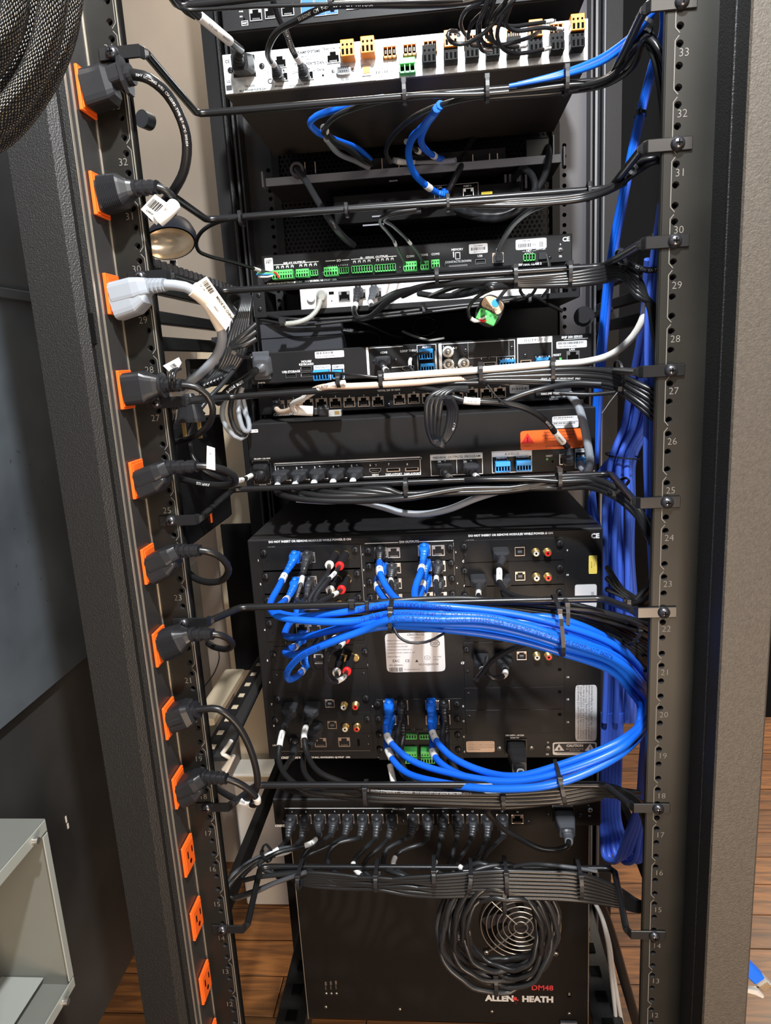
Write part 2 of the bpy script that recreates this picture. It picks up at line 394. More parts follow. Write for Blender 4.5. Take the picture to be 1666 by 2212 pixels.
# ------------------------------------------------------------------ a rack device: chassis + everything its rear panel shows
class Dev:
    def __init__(s, name, label, cat, Y, x0, x1, z0, z1, depth, body='chassis', face='face', group=None, rim=.0012):
        s.Y = Y; s.r = thing(name, label, cat, V(((x0+x1)/2, Y+depth/2, z0)), group)
        s.x = (x0, x1, z0, z1)
        g = G().use(body).box(((x0+x1)/2, Y+.002+depth/2, (z0+z1)/2), (x1-x0, depth, z1-z0), .0012); build(g, 'chassis', s.r)
        g = G().use(face).box(((x0+x1)/2, Y+.002, (z0+z1)/2), (x1-x0-2*rim, .0036, z1-z0-2*rim), .0004); build(g, 'rear_panel', s.r)
        s.Y = Y+.0002; s.pr = {}
    def q(s, px, py, out=0): return P(px, py, s.Y-out)
    def m(s, px, py, n): return mpp(s.q(px, py))*n
    def put(s, key, fn, name, px, py, label=None, out=0): return inst(key, fn, name, s.r, s.q(px, py, out), label)
    def rj45(s, *pts, m='copper_shield'):
        for p in pts: s.put('rj45'+m, lambda: k_rj45(m), 'network_port', *p)
    def hdmi(s, *pts, m='steel'):
        for p in pts: s.put('hdmi'+m, lambda: k_hdmi(m), 'video_port', *p)
    def screw(s, *pts, r=.0026, m='screw', name='screw'):
        for p in pts: s.put('sc%s%s' % (r, m), lambda: k_screw(r, m), name, *p)
    def thumb(s, *pts, m='plastic'):
        for p in pts: s.put('th'+m, lambda: k_thumb(m), 'thumb_screw', *p)
    def rca(s, px, py, c): s.put('rca'+c, lambda: k_rca(c), 'audio_jack', px, py, c.replace('ivory', 'white')+' phono jack with gold rim')
    def term(s, px, py, n, wpx, hpx, col='green', out=.010, style=0, label=None):
        w_ = s.m(px, py, wpx); h_ = s.m(px, py, hpx)
        s.put('tm%d_%.4f_%.4f%s%d%.3f' % (n, w_, h_, col, style, out), lambda: k_term(n, (w_-.001)/n, h_, col, out, style), 'terminal_block', px, py, label)
    def box(s, name, px, py, wpx, hpx, out, m, bev=.0004, label=None, base=0):
        c = s.q(px, py, base); w_, h_ = s.m(px, py, wpx), s.m(px, py, hpx)
        return build(G().use(m).box(c+V((0, -out/2, 0)), (w_, out, h_), bev), name, s.r, label)
    def g(s, m='print'):
        if m not in s.pr: s.pr[m] = G().use(m)
        return s.pr[m]
    def t(s, px, py, st, hpx=7, m='print', bold=.02, align='CENTER', shear=0, rot=None):
        o = s.q(px, py, .0004); h = s.m(px, py, hpx)
        if rot == 'v': s.g(m).text(st, o, h, (0, 0, 1), (-1, 0, 0), bold, align=align)
        else: s.g(m).text(st, o, h, bold=bold, align=align, shear=shear)
    def line(s, x0, y0, x1, y1, tpx=1.5, m='print'):
        a, b = s.q(x0, y0, .0003), s.q(x1, y1, .0003); t = s.m(x0, y0, tpx); c = (a+b)/2
        if abs(b.x-a.x) > abs(b.z-a.z): s.g(m).box(c, (abs(b.x-a.x)+t, .0003, t))
        else: s.g(m).box(c, (t, .0003, abs(b.z-a.z)+t))
    def rect(s, x0, y0, x1, y1, tpx=1.5, m='print'):
        # corners by pixel: top-left and bottom-right; drawn square to the panel
        a, b = s.q(x0, y0, .0003), s.q(x1, y1, .0003); t = s.m(x0, y0, tpx); g = s.g(m)
        for c, d in ((((a.x+b.x)/2, a.y, a.z), (b.x-a.x+t, .0003, t)), (((a.x+b.x)/2, a.y, b.z), (b.x-a.x+t, .0003, t)), ((a.x, a.y, (a.z+b.z)/2), (t, .0003, a.z-b.z)), ((b.x, a.y, (a.z+b.z)/2), (t, .0003, a.z-b.z))): g.box(c, d)
    def sticker(s, name, x0, y0, x1, y1, m, lines=(), label=None, ink='print_ink', out=.0006):
        # lines: (fx, fy, height fraction, text|'bars'|'qr', align)
        a, b = s.q(x0, y0), s.q(x1, y1); c = V(((a.x+b.x)/2, s.Y-out/2, (a.z+b.z)/2)); w_, h_ = b.x-a.x, a.z-b.z
        g = G().use(m).loft([c+V((0, out/2, 0)), c-V((0, out/2, 0))], [(w_, h_)]*2, n=20, e=.16); o = build(g, name, s.r, label)
        k = G().use(ink); y = s.Y-out-.0001
        for fx, fy, fh, st, al in lines:
            org = V((c.x-w_/2+fx*w_, y, c.z+h_/2-fy*h_)); h = fh*h_
            if st.startswith('bars'):
                wid = float(st[4:] or .3)*w_; rr = random.Random(int(fx*100)+int(fy*77)); x = 0
                while x < wid:
                    bw = rr.choice((.0004, .0006, .0010)); k.box(org+V((x, 0, 0)), (bw, .0001, h)); x += bw+rr.choice((.0004, .0006, .0008))
            elif st.startswith('v:'): k.text(st[2:], org, h, (0, 0, 1), (-1, 0, 0), align=al)
            elif st == 'tri': k.add([org+V((-h*.58, 0, -h*.5)), org+V((h*.58, 0, -h*.5)), org+V((0, 0, h*.5))], [(0, 1, 2)])
            elif st == 'oval':
                n = 28; vs = [org+V((h*.65*f*math.cos(2*math.pi*i/n), 0, h*.5*f*math.sin(2*math.pi*i/n))) for f in (1, .88) for i in range(n)]; k.add(vs, [(i, (i+1) % n, n+(i+1) % n, n+i) for i in range(n)])
            elif st.startswith('rule'): k.box(org, (float(st[4:])*w_, .0001, h))
            else: k.text(st, org, h, align=al, bold=.01)
        if k.v: build(k, 'print', o)
        return o
    def done(s):
        for m, g in s.pr.items(): build(g, {'print': 'panel_print', 'print_dim': 'faint_print', 'red_print': 'red_print', 'print_ink': 'dark_print'}.get(m, 'panel_marking'), s.r)
# ------------------------------------------------------------------ plugs on cable ends (world coordinates)
def ribs(n, a, b, lo=.86):
    out = []
    for i in range(n):
        f = i/(n-1); w_ = a[0]+(b[0]-a[0])*f; h_ = a[1]+(b[1]-a[1])*f; k = 1 if i % 2 == 0 else lo; out.append((w_*k, h_*k))
    return out
def bend(p0, d0, p1, n=9, k=.55):
    # smooth path that leaves p0 along d0 and arrives at p1
    L = (p1-p0).length; a = p0+d0*L*k; return [p0*(1-t)**2+a*2*t*(1-t)+p1*t*t for t in [i/(n-1) for i in range(n)]]
def plug_rj45(root, p0, p1, col='plug_dark', ball=True, name='plug', sc=1.0):
    # p0 on the panel, p1 where the cable leaves the boot
    body = p0+V((0, -.013, 0)); g = G().use(col)
    pts = [p0+V((0, .001, 0)), body-V((0, 0, .001))]; path = bend(body, V((0, -1, -.25)).normalized(), p1, 12, .5)
    g.loft(pts+[body+V((0, -.002, -.001))], [(.0125*sc, .0118*sc), (.0130*sc, .0125*sc), (.0120*sc, .0115*sc)], n=16, e=.35)
    g.loft(path, [(.0120*sc, .0115*sc), (.0118*sc, .0112*sc), (.0108*sc, .0104*sc)]+[(x*sc, y*sc) for x, y in ribs(9, (.0100, .0098), (.0072, .0072), .88)], n=14, e=.7)
    if ball: g.sphere(p0+V((0, -.010, .0058*sc)), .0046*sc, 12, (1, 1.1, .8))
    return build(g, name, root)
def plug_hdmi(root, p0, p1, col='plug_dark', name='plug', w_=.0205, h_=.0115):
    g = G().use(col); b = p0+V((0, -.020, -.001))
    g.loft([p0+V((0, .0005, 0)), p0+V((0, -.0015, 0)), p0+V((0, -.0016, 0)), b, b+V((0, -.005, -.0015))], [(w_*.9, h_*.9), (w_*.9, h_*.9), (w_, h_), (w_*.97, h_), (w_*.55, h_*.85)], n=18, e=.4)
    path = bend(b+V((0, -.004, -.0015)), V((0, -1, -.3)).normalized(), p1, 9, .5)
    g.loft(path, ribs(9, (.0105, .0098), (.0078, .0078), .9), n=12, e=.9); return build(g, name, root)
def plug_rca(root, p0, p1, ring):
    g = G(); d = (p1-p0).normalized(); L = (p1-p0).length
    g.use('gold').rings((p0, p1), [(.001, .0046), (.007, .0046), (.0071, .0042)], 14)
    g.use('plastic').rings((p0, p1), [(.006, .0056), (L*.45, .0056), (L*.75, .0052), (L-.004, .0050)], 16)
    o = build(g, 'plug', root); g2 = G().use(ring).rings((p0+d*(L-.004), p1), [(0, .0054), (.0035, .0054), (.0042, .0046)], 16)
    build(g2, 'colour_ring', o, ('white' if ring == 'ivory' else 'red')+' ring at the plug end'); return o
def plug_iec(root, p0, p1, col='plastic', w_=.024, h_=.017, L=.030):
    g = G().use(col); b = p0+V((0, -L, -.003))
    g.loft([p0, p0+V((0, -L*.35, 0)), p0+V((0, -L*.36, 0)), b], [(w_*.95, h_*.95), (w_*.95, h_*.95), (w_, h_), (w_*.75, h_*.85)], n=18, e=.35)
    path = bend(b, V((0, -1, -.3)).normalized(), p1, 11, .5)
    g.loft(path, ribs(11, (.0145, .0135), (.0092, .0092), .84), n=14, e=.8); return build(g, 'plug', root)
PRINTFN = []
def on_tube(pts, r, s0, sgn=1):
    # maps flat lettering onto the camera-side skin of a cable
    def fn(u, v):
        c, t = arc_at(pts, s0+sgn*u); n = (CAM-c); n = (n-t*n.dot(t)).normalized(); b = t.cross(n)
        if sgn < 0: b = -b
        a = v/r; return c + (n*math.cos(a) - b*math.sin(a)*(1))*(r+.00025)
    return fn
def cable(name, label, pts, wpx=None, r=None, m='cable_black', start=None, end=None, sleeves=(), group=None, cat='cable', txt=None, tc='print_dim', bands=()):
    """pts: (px, py, Y) or vectors. start/end: (kind, *args). sleeves: (fraction, length, [print])"""
    p = [P(*a) if not isinstance(a, V) else a for a in pts]
    if r is None: c = p[len(p)//2]; r = wpx/2*mpp(c)
    sp = spline(p)
    off = V((sum(v.x for v in p)/len(p), sum(v.y for v in p)/len(p), min(v.z for v in p)))
    root = thing(name, label, cat, off, group) if (start or end or sleeves or txt or bands) else None
    g = G().use(m).tube(sp, r, 10)
    if not root: return solo(g, name, label, cat, group)
    build(g, 'jacket', root)
    for which, e in ((0, start), (1, end)):
        if not e: continue
        kind = e[0]; p1 = p[0] if which == 0 else p[-1]; a = P(*e[1]) if not isinstance(e[1], V) else e[1]; rest = e[2:]
        {'rj45': plug_rj45, 'hdmi': plug_hdmi, 'rca': plug_rca, 'iec': plug_iec}[kind](root, a, p1, *rest)
    L = length(sp)
    for sl in sleeves:
        c0 = sl[0]*L; n = 6; q = [arc_at(sp, c0+sl[1]*i/n)[0] for i in range(n+1)]
        o = build(G().use(sl[3] if len(sl) > 3 else 'sleeve').tube(q, r*1.12, 12), 'label_sleeve', root, 'white wrap-around label')
        if len(sl) > 2 and sl[2]:
            k = G().use('print_ink').text(sl[2], V((0, 0, 0)), r*.55, fn=on_tube(sp, r*1.14, c0+sl[1]*.5, 1)); build(k, 'print', o)
    if txt:
        for st, f, hf, sgn in (txt if isinstance(txt, list) else [txt]):
            k = G().use(tc).text(st, V((0, 0, 0)), r*hf, fn=on_tube(sp, r, f*L, sgn), align='LEFT'); build(k, 'cable_print', root)
    return root
def tie(label, px, py, Y, hpx, ang=0, wpx=7, depth=.016, head=True, hy=1, group=None, m='plastic', tail=0, cat='cable tie'):
    # strap ring round a bundle that runs along `ang` degrees in the picture plane (0 = along x)
    c = P(px, py, Y); k = mpp(c); b = hpx/2*k; a = depth/2; w_ = wpx*k/2; n = 24
    root = thing('cable_tie', label, cat, c, group)
    ca, sa = math.cos(R(ang)), math.sin(R(ang)); ax = V((ca, 0, sa)); up = V((-sa, 0, ca)); vs = []
    for t in (0, .0011):
        for s in (-1, 1):
            for i in range(n):
                th = 2*math.pi*i/n; cc = math.copysign(abs(math.cos(th))**.7, math.cos(th)); ss = math.copysign(abs(math.sin(th))**.7, math.sin(th))
                vs.append(c+V((0, 1, 0))*(a+t)*cc+up*(b+t)*ss+ax*s*w_)
    fs = []
    for i in range(n):
        j = (i+1) % n; fs += [(i, j, n+j, n+i), (2*n+i, 3*n+i, 3*n+j, 2*n+j), (i, 2*n+i, 2*n+j, j), (n+i, n+j, 3*n+j, 3*n+i)]
    build(G().use(m).add(vs, fs), 'strap', root)
    if head: build(G().use(m).box(c-V((0, a*.75, 0))+up*(b*.86)*hy, (w_*3.0, .0052, .0052), .0006), 'head', root)
    if tail: build(G().use(m).box(c-V((0, a, 0))+up*(b*hy+tail*k/2*hy), (w_*1.4, .0012, tail*k), 0), 'tail', root)
    return root
# ================================================================== the room
def struct(g, name): o = build(g, name); o['kind'] = 'structure'; return o
FZ = -.10
fl = struct(G().use('wood_b').box((.6, 1.1, FZ-.03), (6, 4.2, .03)), 'floor')
rr = random.Random(3); pw = .098
PM = {}
for i in range(30):
    y = -.35+pw*(i+.5); x = -1.0-rr.random()*.9
    while x < 2.4:
        ln = rr.choice((.75, .95, 1.2)); k = (ln, rr.choice(('wood', 'wood_b', 'wood_c')))
        if k not in PM: PM[k] = G().use(k[1]).box((0, 0, 0), (ln-.0022, pw-.0022, .016), .0008).mesh('plank')
        o = bpy.data.objects.new('plank', PM[k]); COL.objects.link(o); o.parent = fl; o.location = (x+ln/2, y, FZ-.008+rr.uniform(-.0003, .0003)); x += ln
struct(G().use('wall_tan').box((-.9, 1.02, 1.1), (1.6, .06, 2.5)), 'wall_back')
struct(G().use('cream').box((-.462, .955, .60), (.115, .05, 1.36), .003), 'trim_1')
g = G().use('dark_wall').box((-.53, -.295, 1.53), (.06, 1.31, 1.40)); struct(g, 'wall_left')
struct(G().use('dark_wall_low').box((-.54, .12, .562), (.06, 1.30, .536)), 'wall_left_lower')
struct(G().use('curtain_black').box((.62, .70, 1.34), (.62, .03, 1.70)), 'wall_right')
struct(G().use('curtain_black').box((-.338, .628, .79), (.125, .006, .30)), 'trim_3')  # black sheet added so the gap left of the switcher stays black
# raised frame line on the left wall
g = G().use('dark_wall').box((-.497, .12, 1.335), (.006, .5, .012), .001); g.box((-.497, .10, 1.55), (.006, .012, .42), .001); struct(g, 'trim_2')
# ================================================================== the rack
U = .04445
rack = thing('equipment_rack', 'tall black steel equipment rack with numbered rear rails', 'rack', (0, .28, FZ))
def hz(n, k): return (n-.5)*U+(.015875, 0, -.015875)[k]
HL = [hz(n, k) for n in range(9, 36) for k in (2, 1, 0)]
for side in (-1, 1):
    hx = .2325*side; xo = (-.254, .2655)[side > 0]; a, b = (hx-.005, hx+.0062) if side < 0 else (hx-.0058, hx+.0055)
    g = G().use('rail').holed(a, b, .37, 1.60, [(hx, z, .0029) for z in HL], 0, .0022, hm='dark_steel')
    for (p, q) in (((xo, a), (b, b+.0008)) if side < 0 else ((b, xo), (a-.0045, a))): g.box(((p+q)/2, .0011, .985), (q-p, .0022, 1.23))
    e = b+.001 if side < 0 else a-.0052
    g.box((e, .003, .985), (.0016, .006, 1.23), .0006)
    o = build(g, 'rear_rail', rack)
    build(G().use('hole').box((hx+side*.004, .0075, .985), (.026, .004, 1.23)), 'rail_backing', o)
    # bright threads inside each hole
    g = G().use('dark_steel')
    for z in HL: g.rings(((hx, .0008, z), (hx, 1, z)), [(0, .0029), (.003, .0024)], 12, cap=False)
    build(g, 'hole_thread', o)
    # engraved numbers, unit notches, bright inner edge
    g = G().use('engraved')
    ex = hx-.0038 if side > 0 else hx+.0052
    for n in range(9, 36):
        zt = n*U
        g.text(str(n), V((hx+side*.0008+.0006*side+(.002 if side > 0 else -.002), -.0003, zt-.0133)), .0084, bold=-.012)
        s = 1 if side > 0 else -1
        for p, q in (((0, 5.2), (3.4, 1.2)), ((3.0, -.6), (0, -4.2)), ((0, -4.2), (0, -39.2))):
            A = V((ex+s*p[0]/1000, -.0003, zt+p[1]/1000)); B = V((ex+s*q[0]/1000, -.0003, zt+q[1]/1000)); d = (B-A).normalized(); nn = V((-d.z, 0, d.x))*.00032
            g.add([A-nn, B-nn, B+nn, A+nn], [(0, 1, 2, 3)])
    build(g, 'engraving', o)
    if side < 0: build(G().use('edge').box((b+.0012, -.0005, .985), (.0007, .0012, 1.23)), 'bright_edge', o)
    # corner post in front of the rail
    prof = [(-.2625, -.050), (-.2690, -.0565), (-.3065, -.0565), (-.3065, .03), (-.285, .05), (-.2625, .05)] if side < 0 else [(.2620, .0), (.2620, -.0600), (.2632, -.0620), (.3010, -.0620), (.3035, -.059), (.3035, .06), (.2655, .06), (.2655, .0)]
    vs = [V((x, y, z)) for z in (FZ, 2.25) for x, y in prof]; n = len(prof)
    fs = [(i, (i+1) % n, n+(i+1) % n, n+i) for i in range(n)]+[list(range(n)), list(range(n, 2*n))]
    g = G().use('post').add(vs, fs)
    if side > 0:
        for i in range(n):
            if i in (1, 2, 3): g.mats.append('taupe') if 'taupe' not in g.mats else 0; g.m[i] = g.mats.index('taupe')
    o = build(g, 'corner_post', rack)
    if side < 0:
        build(G().use('post').box((-.2574, -.047, 1.08), (.0062, .003, 2.3)), 'inner_lip', o)
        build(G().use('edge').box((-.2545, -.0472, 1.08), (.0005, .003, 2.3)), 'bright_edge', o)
        build(G().use('hole').box((-.2604, -.0489, 1.268), (.0042, .0015, .026), .0005), 'worn_notch', o)
    else:
        build(G().use('post').box((.2636, -.019, 1.24), (.003, .006, .052), .001), 'latch_bump', o)
        build(G().use('post').box((.2618, -.034, 1.08), (.0016, .003, 2.3)), 'inner_lip', o)
    # front rail far inside, with its own holes
    hx2 = .243*side
    HF = [(hx2, z, .0034) for z in HL if z > .95]+[]
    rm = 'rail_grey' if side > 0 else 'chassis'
    g = G().use(rm).holed(min(hx2-side*.008, hx2+side*.008), max(hx2-side*.008, hx2+side*.008), .9, 1.75, HF+[(hx2, 1.62, .0034), (hx2, 1.66, .0034), (hx2, 1.70, .0034)], .60, .003, hm='hole')
    g.box((side*.2655, .6015, .95), (.029, .003, 2.1)); g.box((side*.279, .585, .95), (.0025, .036, 2.1)); 
    o = build(g, 'front_rail', rack); build(G().use('hole').box((hx2, .606, 1.3), (.018, .003, .9)), 'rail_backing', o)
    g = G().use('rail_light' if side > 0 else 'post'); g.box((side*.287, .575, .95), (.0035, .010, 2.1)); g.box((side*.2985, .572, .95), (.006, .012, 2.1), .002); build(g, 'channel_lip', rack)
    build(G().use('face').box((side*.315, .60, .95), (.028, .03, 2.1)), 'front_post', rack)
    # fore-and-aft side struts
    for z, h in ((1.334, .030), (1.292, .014), (1.262, .016), (1.19, .012), (.50, .03)):
        g = G().use('post').box((side*.296, .32, z), (.012, .52, h), .001)
        build(g, 'side_strut', rack)
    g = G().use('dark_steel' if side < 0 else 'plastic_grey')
    for i in range(26): g.box((side*.292, .10+.018*i, 1.352), (.010, .006, .010), .001)
    o = build(g, 'comb_strip', rack); o['kind'] = 'stuff'
    g = G().use('post').box((side*.262, .33, .13), (.05, .62, .05), .002)
    for i in range(12): g.use('hole').box((side*.262, .06+.05*i, .1565), (.018, .02, .002))
    build(g, 'base_rail', rack)
build(G().use('chassis').box((0, .60, 1.66), (.47, .02, .12)), 'top_filler', rack)
# perforated vent panel at the front of the rack
t = thing('vent_panel', 'perforated black vent panel across the rack front behind the shelf', 'panel', (0, .59, 1.38))
g = G().use('face_brown')
for r_ in range(30):
    z = 1.375+.0068*r_; off = (r_ % 2)*.0039
    g.holed(-.222+off, -.222+off+.0078*56, z, z+.0068, [(0, 0, 0)], .592, .002) if 0 else None
    for c_ in range(56):
        x = -.220+off+.0078*c_
        g.holed(x-.0039, x+.0039, z-.0034, z+.0034, [(x, z, .0029)], .592, .0012, n=8)
g.box((0, .5926, 1.372), (.46, .002, .006)); g.box((0, .5926, 1.578), (.46, .002, .008))
o = build(g, 'perforated_mesh', t); o['kind'] = 'stuff'
build(G().use('face_brown').box((-.229, .593, 1.476), (.012, .003, .21)), 'panel_edge', t); build(G().use('face_brown').box((.2285, .593, 1.476), (.012, .003, .21)), 'panel_edge', t)
build(G().use('hole').box((0, .612, 1.44), (.46, .004, .30)), 'dust_backing', t)  # plain black sheet behind the mesh holes
# ================================================================== power strip on the left
pdu = thing('power_strip', 'long grey vertical power strip with orange outlets on left rail', 'power strip', (-.27, -.02, .3))
g = G().use('pdu').box((-.2745, -.0195, .98), (.040, .038, 1.9), .001); build(g, 'housing', pdu)
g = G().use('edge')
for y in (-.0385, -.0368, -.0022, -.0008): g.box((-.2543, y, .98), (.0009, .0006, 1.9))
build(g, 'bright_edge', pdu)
OZ = [1.4596, 1.379, 1.2976, 1.2152, 1.1331, 1.0507, .9665, .8886, .8108, .7304, .6523, .5696, .49]
def k_outlet():
    g = G().use('orange').box((.0015, 0, 0), (.003, .0262, .0345), .0006); g.box((.0034, 0, 0), (.001, .022, .030), .0004)
    g.use('hole')
    for y, h in ((-.0055, .0075), (.0055, .0065)): g.box((.0041, y, .004), (.0005, .0020, h))
    g.cyl((.0036, 0, -.0065), (.0043, 0, -.0065), .0024, n=10); return g
for z in OZ: inst('outlet', k_outlet, 'outlet', pdu, (-.2540, -.0185, z))
# ================================================================== lacing bars
ORD = {}
BARS = {}
def bar(key, desc, zl, zr, Y, xk, zk=None, xt=.206, far=False, label=None, zkr=None):
    zk = zk or (zl, zr); t = thing('lacing_bar', label, 'lacing bar', (0, Y/2, min(zk)), 'black lacing bars across the rack')
    pts = []
    A = V((-xt, .006, zl)); B = V((-xk, Y-.006, zk[0])); C_ = V((xk, Y-.006, zk[1])); D = V((xt, .006, zr))
    path = [A, A.lerp(B, .5), B, V((-xk+.004, Y-.001, zk[0])), V((-xk+.012, Y, zk[0])), V((0, Y, (zk[0]+zk[1])/2)), V((xk-.012, Y, zk[1])), V((xk-.004, Y-.001, zk[1])), C_, C_.lerp(D, .5), D]
    build(G().use('rod').tube(path, .0037, 12), 'rod', t)
    for s, z, e in ((-1, zl, A), (1, zr, D)):
        g = G().use('rod').box((s*.2265, -.0012, z), (.036, .0022, .0105), .0006); g.loft([(s*.2095, -.001, z), (s*.2075, .0035, z), e], [(.0024, .0105), (.003, .0105), (.0062, .0068)], up=V((0, 0, 1)), n=12, e=.6)
        o = build(g, 'mounting_tab', t); inst('rackscrew', k_rackscrew, 'mounting_screw', o, (s*.2325, -.0022, z))
    BARS[key] = (t, Y)
    return t
bar('34', '', 1.575, 1.575, .11, .208, label='topmost black lacing bar crossing the frame above the metal processor')
bar('33', '', 1.4935, 1.489, .150, .2125, zk=(1.4925, 1.4885), label='black lacing bar below the silver audio processor')
bar('31', '', 1.3868, 1.3865, .145, .2125, label='black lacing bar crossing above the green-terminal control processor')
bar('29', '', 1.313, 1.3115, .150, .208, label='black lacing bar between the green-terminal processor and white device')
bar('27', '', 1.201, 1.205, .155, .214, zk=(1.197, 1.2035), label='black lacing bar with white and tan cables across the streaming recorder')
bar('25', '', 1.088, 1.0875, .160, .220, label='black lacing bar just below the five numbered video inputs')
bar('23', '', .983, .982, .040, .190, label='black lacing bar above the thick blue cable bundle')
bar('18', '', .775, .774, .038, .193, label='black lacing bar just below the large switcher')
bar('14', '', .6225, .6235, .096, .214, zk=(.6225, .6235), label='lowest black lacing bar, carrying the coiled cable')
# ================================================================== devices, top to bottom
build(G().use('face').box((0, .613, 1.0), (.66, .008, 1.9)), 'front_blanking_panel', rack)
# --- network switch at the very top
d = Dev('network_switch', 'dark network switch with blue filled ports at the top of the rack', 'network switch', .31, -.22, .22, 1.634, 1.678, .22)
d.rj45((553, 33), (586, 28), (622, 22), m='steel')
for px, py in ((664, 18), (691, 22), (716, 19), (664, 2), (693, -2)): d.put('rjb', k_rj45_blue, 'blocked_port', px, py, 'port filled with a blue insert')
for i in range(13): d.rj45((762+34*i, 8-3.6*i), m='steel')
d.t(521, 25, 'PWR', 4); d.t(521, 36, 'SYS', 4); d.rect(522, 46, 536, 54, 1); d.t(529, 50, 'RESET', 4); d.box('button', 528, 41, 3, 3, .001, 'hole', 0)
d.done()
# --- silver audio processor
d = Dev('audio_processor', 'silver-panelled audio processor with orange and green terminal blocks', 'audio processor', .29, -.2195, .2195, 1.5575, 1.6035, .26, body='chassis_warm', face='galv')
d.put('inlet', k_inlet, 'power_inlet', 528, 144); d.screw((498, 152), (566, 143), r=.0034)
for px, py in ((605, 134),): d.rj45((px, py), m='steel')
d.rj45((609, 163), (664, 160), (720, 124), m='steel')
d.t(491, 133, 'CE', 8, 'print_ink'); d.t(494, 176, 'UL', 7, 'print_ink'); d.box('rating_patch', 495, 190, 12, 10, .0002, 'print_ink', 0); d.t(580, 158, '!', 9, 'print_ink', .02)
d.t(583, 176, 'C', 14, 'print_ink'); d.t(540, 186, '7A/42W', 6, 'print_ink'); d.t(547, 194, 'MAX POWER FORTE CAN', 5, 'print_ink'); d.t(667, 112, 'BIAMP SYSTEMS', 7, 'print_ink', .03)
d.t(668, 121, 'BEAVERTON OR USA', 3.5, 'print_ink'); d.t(668, 127, 'biamp.com', 3.5, 'print_ink'); d.t(674, 137, 'TESIRA FORTE DAN VT', 7, 'print_ink', .03); d.t(641, 156, 'Control', 6, 'print_ink'); d.t(683, 151, 'Audio | Dante', 6, 'print_ink')
d.t(716, 104, 'Telephone Line', 6, 'print_ink'); d.t(745, 171, 'RS-232', 6, 'print_ink', .03); d.t(602, 186, 'Ethernet', 4.5, 'print_ink'); d.t(650, 183, 'Computer  Console  AVB Network', 4, 'print_ink'); d.box('reset_hole', 698, 163, 4, 4, .0004, 'hole', 0)
d.put('db9', k_db9, 'serial_port', 743, 154)
for px in (720, 763): d.screw((px, 154 if px < 740 else 151), r=.0022, m='steel', name='jack_screw')
d.box('usb_port', 792, 152, 20, 23, .0014, 'steel', .0004); d.box('usb_tongue', 792, 152, 14, 14, .0020, 'orange_conn', .0004, 'orange usb socket tongue')
d.sticker('serial_label', 808, 141, 856, 170, 'print', [(.5, .25, .16, 'DANTE VT', 'CENTER'), (.1, .5, .18, 'bars.8', 'LEFT'), (.5, .8, .16, '78-45-01-02-8B', 'CENTER')])
T3 = [(754, 116), (797, 109), (843, 116), (886, 111), (930, 104), (974, 96), (1017, 92), (1062, 88), (1108, 80), (1154, 74), (1200, 68), (1243, 62)]
for i, (px, py) in enumerate(T3):
    plug = i in (0, 1, 5, 7, 9, 11)
    d.term(px, py, 3, 29, 34 if plug else 22, 'orange_conn', .016 if plug else .006, 0 if plug else 1, 'orange three-way terminal block')
    d.t(px, py-24, str(12-i), 6, 'print_dim') if i > 1 else None
    if i > 1: d.t(px, py+18, '+  -  m', 5, 'print_ink')
for px, py in ((881, 148),): 
    d.term(px, py, 3, 34, 28, 'green', .012, 2, 'green six-way terminal block')
for i, (px, py) in enumerate([(928, 128), (974, 123), (1019, 118), (1063, 114), (1108, 110), (1154, 106), (1200, 102), (1243, 96)]):
    d.term(px, py, 3, 29, 36, 'terminal_black', .015, 0, 'black three-way terminal block')
for px, py in ((642, 198), (824, 180), (997, 164), (1172, 147)): pass
d.rect(481, 122, 1268, 152, .8, 'print_dim') if 0 else None
d.done()
# underside screws catch the light below the processor
# --- shelf unit with grey lip
d = Dev('media_player', 'thin black unit whose pale grey lip sits in front of the perforated panel', 'media player', .468, -.219, .217, 1.493, 1.5045, .11, face='bar_grey', rim=0)
build(G().use('bar_grey').box((-.222, .468, 1.502), (.003, .012, .022), .0006), 'bracket', d.r); build(G().use('bar_grey').box((.220, .468, 1.500), (.003, .012, .026), .0006), 'bracket', d.r)
build(G().use('face').box((.03, .53, 1.516), (.22, .07, .022), .001), 'connector_block', d.r)
g = G().use('copper_shield')
for px in (660, 682, 790, 826, 862, 890, 1022, 1058, 1075): g.box(P(px, 368-(px-660)*.045, .478)+V((0, 0, .003)), (.0012, .004, .016))
build(g, 'pin', d.r)
d.Y = .47; build(G().use('rail_grey').cyl(P(641, 366, .455)+V((0, .02, 0)), P(641, 366, .455), .0105, n=20).use('hole').cyl(P(641, 366, .454), P(641, 366, .4535), .006), 'cable_grommet', d.r)
d.done()
t = thing('warning_tag', 'yellow warning tag standing up behind the pale grey lip', 'tag', P(1040, 352, .50))
a, b, c = P(1017, 354, .500), P(1066, 349, .500), P(1035, 330, .497); n_ = V((0, .0006, 0))
build(G().use('tag_yellow').add([a, b, P(1052, 338, .498), c, a+n_, b+n_, P(1052, 338, .498)+n_, c+n_], [(0, 1, 2, 3), (4, 7, 6, 5), (0, 4, 5, 1), (1, 5, 6, 2), (2, 6, 7, 3), (3, 7, 4, 0)]), 'card', t)
g = G().use('print_ink')
for i in range(4): g.box(P(1037+i*1.5, 337+i*4, .4968), (.010+.003*i, .0003, .0008))
build(g, 'print', t)
